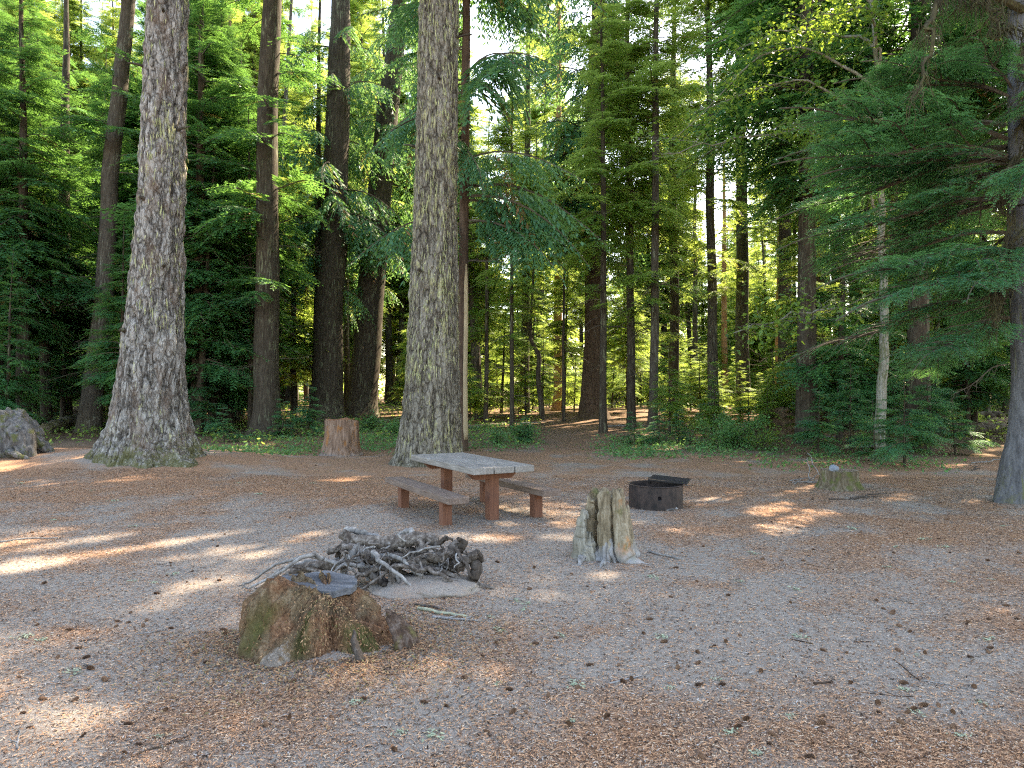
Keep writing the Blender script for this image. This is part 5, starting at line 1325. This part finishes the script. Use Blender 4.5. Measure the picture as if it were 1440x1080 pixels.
# ------------------------------------------------------------------ sticks
def stick(p, ang, L, r0, label, mat, seed, tilt=0.0, group=None, branch=False, loc=None):
    x, y = pix(*p) if loc is None else loc
    rg = np.random.default_rng(seed)
    n = 10; k = np.linspace(-.5, .5, n)*L
    P = np.stack([np.cos(ang)*k, np.sin(ang)*k, 0*k], 1); P[:, :2] += np.stack([-np.sin(ang)*(fbm(k*6+seed, 0*k, 0, seed)-.5)*L*.25, np.cos(ang)*(fbm(k*6+seed, 0*k, 0, seed)-.5)*L*.25], 1)
    P[:, 2] = T(x+P[:, 0], y+P[:, 1])-Tz(x, y)+r0*.8+(k/L+.5)*math.sin(tilt)*L
    mb = MB(); v, f = tube(P, np.linspace(r0, r0*.5, n), 7, .25, seed); mb.add(v, f)
    if branch:
        for q in (3, 6):
            a2 = ang+rg.choice([-1, 1])*.7; e = P[q]+np.array([math.cos(a2), math.sin(a2), .12])*L*.25
            v, f = tube([P[q], (P[q]+e)/2, e], [r0*.6, r0*.45, r0*.25], 6, .2, q); mb.add(v, f)
    o = from_mb('stick', mb, [mat], None, (x, y, Tz(x, y)), None, True); return tag(o, label, 'stick', group)
stick((1222, 700), .35, .95, .018, 'dark forked stick lying on the ground before the low mossy stump', M_darkwood, 1, .05, None, True)
stick((1185, 703), .1, .45, .012, 'short dark stick below the forked one near the low mossy stump', M_darkwood, 2)
stick((936, 782), -.9, .42, .014, 'grey splinter of wood lying beside the split stump', M_grey, 3)
stick((620, 866), -.35, .42, .016, 'pale green lichened stick behind the rotten stump', stump_mat('lichened_stick', [(.3, (.12, .12, .08)), (.55, (.30, .31, .22)), (.75, (.45, .47, .36))], 0), 4)
stick((640, 872), -.15, .35, .012, 'thin grey twig among the litter between rotten stump and root wad', M_grey, 5, 0, None, True)
stick((606, 856), -.6, .30, .012, 'brown broken stick just behind the rotten stump', M_darkwood, 6)
stick((880, 958), .45, .24, .006, 'bent tan twig beside two cones on the needles', M_slab, 7)
stick((210, 890), .5, .17, .006, 'pale straight twig on the bare grey dirt', M_grey, 8)
stick((1158, 962), .2, .13, .008, 'short stout brown twig lying on the open needle litter', M_barkslab, 9)
stick((30, 760), .35, .75, .014, 'bleached grey stick lying in the sunlit band of dirt', M_grey, 10)
stick((965, 684), .1, .35, .01, 'dark stick lying just past the fire ring', M_darkwood, 11)
stick((1213, 906), .1, .12, .005, 'little brown twig far out on the open litter', M_barkslab, 12)
stick((1330, 966), -.6, .22, .004, 'thin grey twig slanting across the open litter', M_grey, 13)
for k, (p, a, L, tl) in enumerate([((1126, 676), .2, .5, .1), ((1138, 673), 1.2, .5, .9), ((1146, 672), 1.7, .5, 1.2), ((1132, 680), -.4, .45, .1), ((1142, 678), .6, .5, .25), ((1120, 680), .9, .4, .1), ((1150, 680), -.2, .4, .05)]):
    stick(p, a, L, .012, 'bleached stick in the small heap left of the mossy stump', M_grey, 30+k, tl, 'bleached sticks heaped beside the mossy stump')
stick((1390, 652), .3, 1.1, .02, 'sunlit forked stick in front of the curved grey trunk', M_grey, 50, .1, None, True)
stick((1372, 660), .9, .8, .015, 'thin dark stick crossing the shade near the curved grey trunk', M_darkwood, 51, .05, None, True)

rt = np.random.default_rng(77)
for k in range(34):
    px, py = rt.uniform(0, 1440), 660+rt.random()**1.3*400
    if (330 < px < 700 and 740 < py < 965) or (795 < px < 920 and 690 < py < 810) or (530 < px < 800 and py < 745) or (880 < px < 975 and py < 720): continue
    stick((px, py), rt.uniform(0, 3.14), rt.uniform(.07, .34), rt.uniform(.003, .006), 'thin broken twig lying loose on the needle litter', (M_slab, M_barkslab, M_grey, M_darkwood)[k % 4], 200+k, 0, 'thin twigs strewn over the clearing', k % 3 == 0)
for k, (px, py, a, L) in enumerate(((690, 590, .5, 2.6), (760, 597, -.3, 1.8), (880, 600, .2, 2.2), (965, 590, .8, 2.5), (1085, 598, -.4, 2.4), (1150, 620, .3, 1.8), (320, 612, .2, 2.0), (540, 596, .6, 2.2), (1230, 632, -.2, 1.6), (900, 585, -.6, 3.0), (655, 600, -.8, 2.0), (1010, 600, .1, 2.4))):
    stick((px, py), a, L, .035, 'fallen dead branch lying on the brown floor of the wood', (M_darkwood, M_slab, M_grey)[k % 3], 300+k, rt.uniform(0, .12), 'dead branches on the floor of the wood', True)
# ------------------------------------------------------------------ cones
def cone_mesh(seed):
    r = np.random.default_rng(seed); mb = MB(); L = .034; R0 = .0135
    v, f = lump(L, R0*.8, R0*.8, seed, .08, 2, 12, 10); mb.add(v, f, .15)
    n = 84
    for k in range(n):
        u = k/n; xx = L*(1-2*u)*.97; a = k*2.39996
        rad = R0*math.sqrt(max(.05, 1-(xx/L)**2))*.95
        o_ = np.array([0, math.cos(a), math.sin(a)]); t_ = np.array([0, -math.sin(a), math.cos(a)])
        p = o_*rad*.6+[xx, 0, 0]; e = o_*(rad+.0065)+[xx+.005, 0, 0]; w_ = .0058*(.6+.5*math.sin(math.pi*min(1, u+.1)))
        mb.add([p-t_*w_*.5, p*.4+e*.6+t_*-w_, e, p*.4+e*.6+t_*w_], [[0, 1, 2, 3]], .35+.5*r.random())
    v, f, t, mi = mb.arrays(); return v, f, t
tcn = NT('cone_scales'); M_cone = tcn.finish(tcn.ramp(tcn.attr('tint'), [(0, (.035, .02, .013)), (.4, (.11, .06, .036)), (1, (.26, .145, .085))]), .8)
CN = []
for s in range(3):
    v, f, t = cone_mesh(s+1); CN.append(mesh_from('cone', v, f, t, None, [M_cone]))
def zone(px, py):
    if py > 880 and px > 560: return 'small brown fir cone lying on the needle litter in the open front of the clearing', 'fir cones over the open litter'
    if px < 560 and py > 800: return 'small brown fir cone lying on the grey dirt around the rotten stump', 'fir cones around the rotten stump'
    if px > 780 and py > 720: return 'small brown fir cone scattered on the dirt around the split stump', 'fir cones around the split stump'
    if py < 700: return 'tiny dark fir cone on the brown needles at the back of the clearing', 'fir cones at the back of the clearing'
    return 'small dark fir cone on the bare dirt about the picnic table', 'fir cones about the picnic table'
KNOWN = [(716, 852+120), (870, 940), (888, 958), (876, 963), (740, 1004), (597, 991), (1016, 968), (1087, 1036), (1142, 1052), (1210, 1065), (1320, 995), (1340, 1027), (1270, 963), (1191, 921), (1005, 911), (1041, 896), (1170, 1025), (1153, 1024), (1340, 1006),
         (180, 877), (163, 883), (206, 875), (201, 882), (240, 886), (27, 955), (105, 988), (61, 987), (127, 943), (233, 1003), (180, 1023), (175, 1060), (317, 893), (240, 793), (263, 820), (270, 804), (290, 815), (308, 818), (240, 797), (220, 836), (299, 760), (306, 769),
         (1263, 917), (1365, 925), (1390, 921), (1392, 912), (1233, 845), (1243, 858), (1255, 863), (1265, 883), (1085, 735), (1072, 788), (1100, 789), (1360, 880), (1390, 872), (1415, 853), (950, 800), (905, 893), (913, 872), (826, 825), (850, 828), (944, 842), (655, 955), (678, 926), (653, 955), (830, 938), (752, 909), (800, 1025)]
rg = np.random.default_rng(12)
cones = list(KNOWN)
while len(cones) < 215:
    py = 640+ (rg.random()**1.5)*430; px = rg.uniform(0, 1440)
    if 340 < px < 690 and 745 < py < 960: continue
    if 800 < px < 915 and 690 < py < 805: continue
    if py < 660 and px < 290: continue
    cones.append((px, py))
for k, (px, py) in enumerate(cones):
    x, y = pix(px, py, 24)
    if y > 20: continue
    s = rg.uniform(.45, .85)
    o = link('fir_cone', CN[k % 3], None, (x, y, Tz(x, y)+.011*s), (rg.uniform(0, 6), rg.uniform(-.15, .15), rg.uniform(0, 6.28))); o.scale = (s, s, s)
    lb, gp = zone(px, py); tag(o, lb, 'cone', gp)
# pale lichen scraps and small fallen leaf sprigs
def scrap(seed, leaf):
    r = np.random.default_rng(seed); P = []
    for k in range(26 if not leaf else 7):
        c = r.normal(0, .022, 3)*[1.5, 1, .0]+[0, 0, .006+.010*r.random()]; a = r.uniform(0, 6.28); s = r.uniform(.008, .02); d = np.array([math.cos(a), math.sin(a), r.normal(0, .3)]); w_ = np.array([-d[1], d[0], r.normal(0, .3)])
        P += [c-d*s, c+w_*s*.5, c+d*s, c-w_*s*.5]
    return mesh_from('scrap', np.array(P), np.arange(len(P)).reshape(-1, 4), r.random(len(P)//4), None, [LM if not leaf else M['cover']])
LM = leaf_mat('fallen_lichen', (.20, .25, .17), (.31, .37, .26), (.42, .46, .31), (.3, .34, .2), .2, .9)
SM = [scrap(1, False), scrap(2, False), scrap(3, False)]
KS = [(1270, 972), (1130, 897), (1118, 895), (1388, 901), (1290, 1004), (1380, 990), (1350, 1040), (1290, 925), (1110, 1010), (1025, 1035), (1010, 960), (930, 897), (790, 896), (728, 846), (742, 850), (735, 858), (703, 888), (810, 968), (805, 1015), (700, 966), (560, 1035), (224, 1038), (104, 946), (30, 898), (60, 902), (660, 895), (690, 870), (217, 821), (188, 818), (243, 808), (330, 915), (325, 908), (190, 741), (75, 732), (925, 815), (915, 812), (1410, 740), (1300, 760), (1250, 798), (1340, 820), (1395, 815), (1040, 818), (1120, 830), (1060, 780), (1330, 770), (1200, 745), (1260, 770), (940, 970), (1065, 1060), (500, 990), (610, 1040), (30, 680), (130, 690), (335, 680), (365, 695), (440, 680), (160, 705)]
for k, (px, py) in enumerate(KS):
    x, y = pix(px, py, 24); o = link('lichen_scrap', SM[k % 3], None, (x, y, Tz(x, y)), (0, 0, rg.uniform(0, 6.28))); s = rg.uniform(.45, .95)*(1 if y < 7 else 1.5); o.scale = (s, s, s)
    tag(o, 'pale green lichen scrap fallen on the brown litter', 'lichen', 'lichen scraps fallen about the clearing')
# ------------------------------------------------------------------ camera, light, render
cam = bpy.data.cameras.new('camera'); co = bpy.data.objects.new('camera', cam); COL.objects.link(co)
cam.lens = 24; cam.sensor_width = 36; cam.clip_end = 2000; cam.clip_start = .05
co.location = (0, 0, EYE)
cam.shift_y = (HY-540)/1440.0
co.rotation_euler = (math.radians(90), 0, 0)
SC.camera = co
w = bpy.data.worlds.new('World'); SC.world = w; w.use_nodes = True
nt = w.node_tree; nt.nodes.clear()
sky = nt.nodes.new('ShaderNodeTexSky'); sky.sky_type = 'NISHITA'; sky.sun_disc = False
sky.sun_elevation = SUN_EL; sky.sun_rotation = SUN_AZ
bg = nt.nodes.new('ShaderNodeBackground'); bg.inputs[1].default_value = .15
ow = nt.nodes.new('ShaderNodeOutputWorld'); nt.links.new(sky.outputs[0], bg.inputs[0]); nt.links.new(bg.outputs[0], ow.inputs[0])
sl = bpy.data.lights.new('sun', 'SUN'); sl.energy = 4.4; sl.angle = math.radians(.55); sl.color = (1, .93, .82)
so = bpy.data.objects.new('sun', sl); COL.objects.link(so)
so.rotation_euler = Vector(SD).to_track_quat('Z', 'Y').to_euler()
SC.view_settings.view_transform = 'Standard'; SC.view_settings.look = 'None'; SC.view_settings.gamma = 1
SC.view_settings.exposure = 2.8
SC.view_settings.use_white_balance = True; SC.view_settings.white_balance_temperature = 8300; SC.view_settings.white_balance_tint = 12
cy = SC.cycles
cy.max_bounces = 6; cy.diffuse_bounces = 3; cy.glossy_bounces = 2; cy.transmission_bounces = 4; cy.transparent_max_bounces = 4
cy.use_denoising = False; cy.filter_width = 1.2; cy.sample_clamp_indirect = 6; cy.caustics_reflective = False; cy.caustics_refractive = False
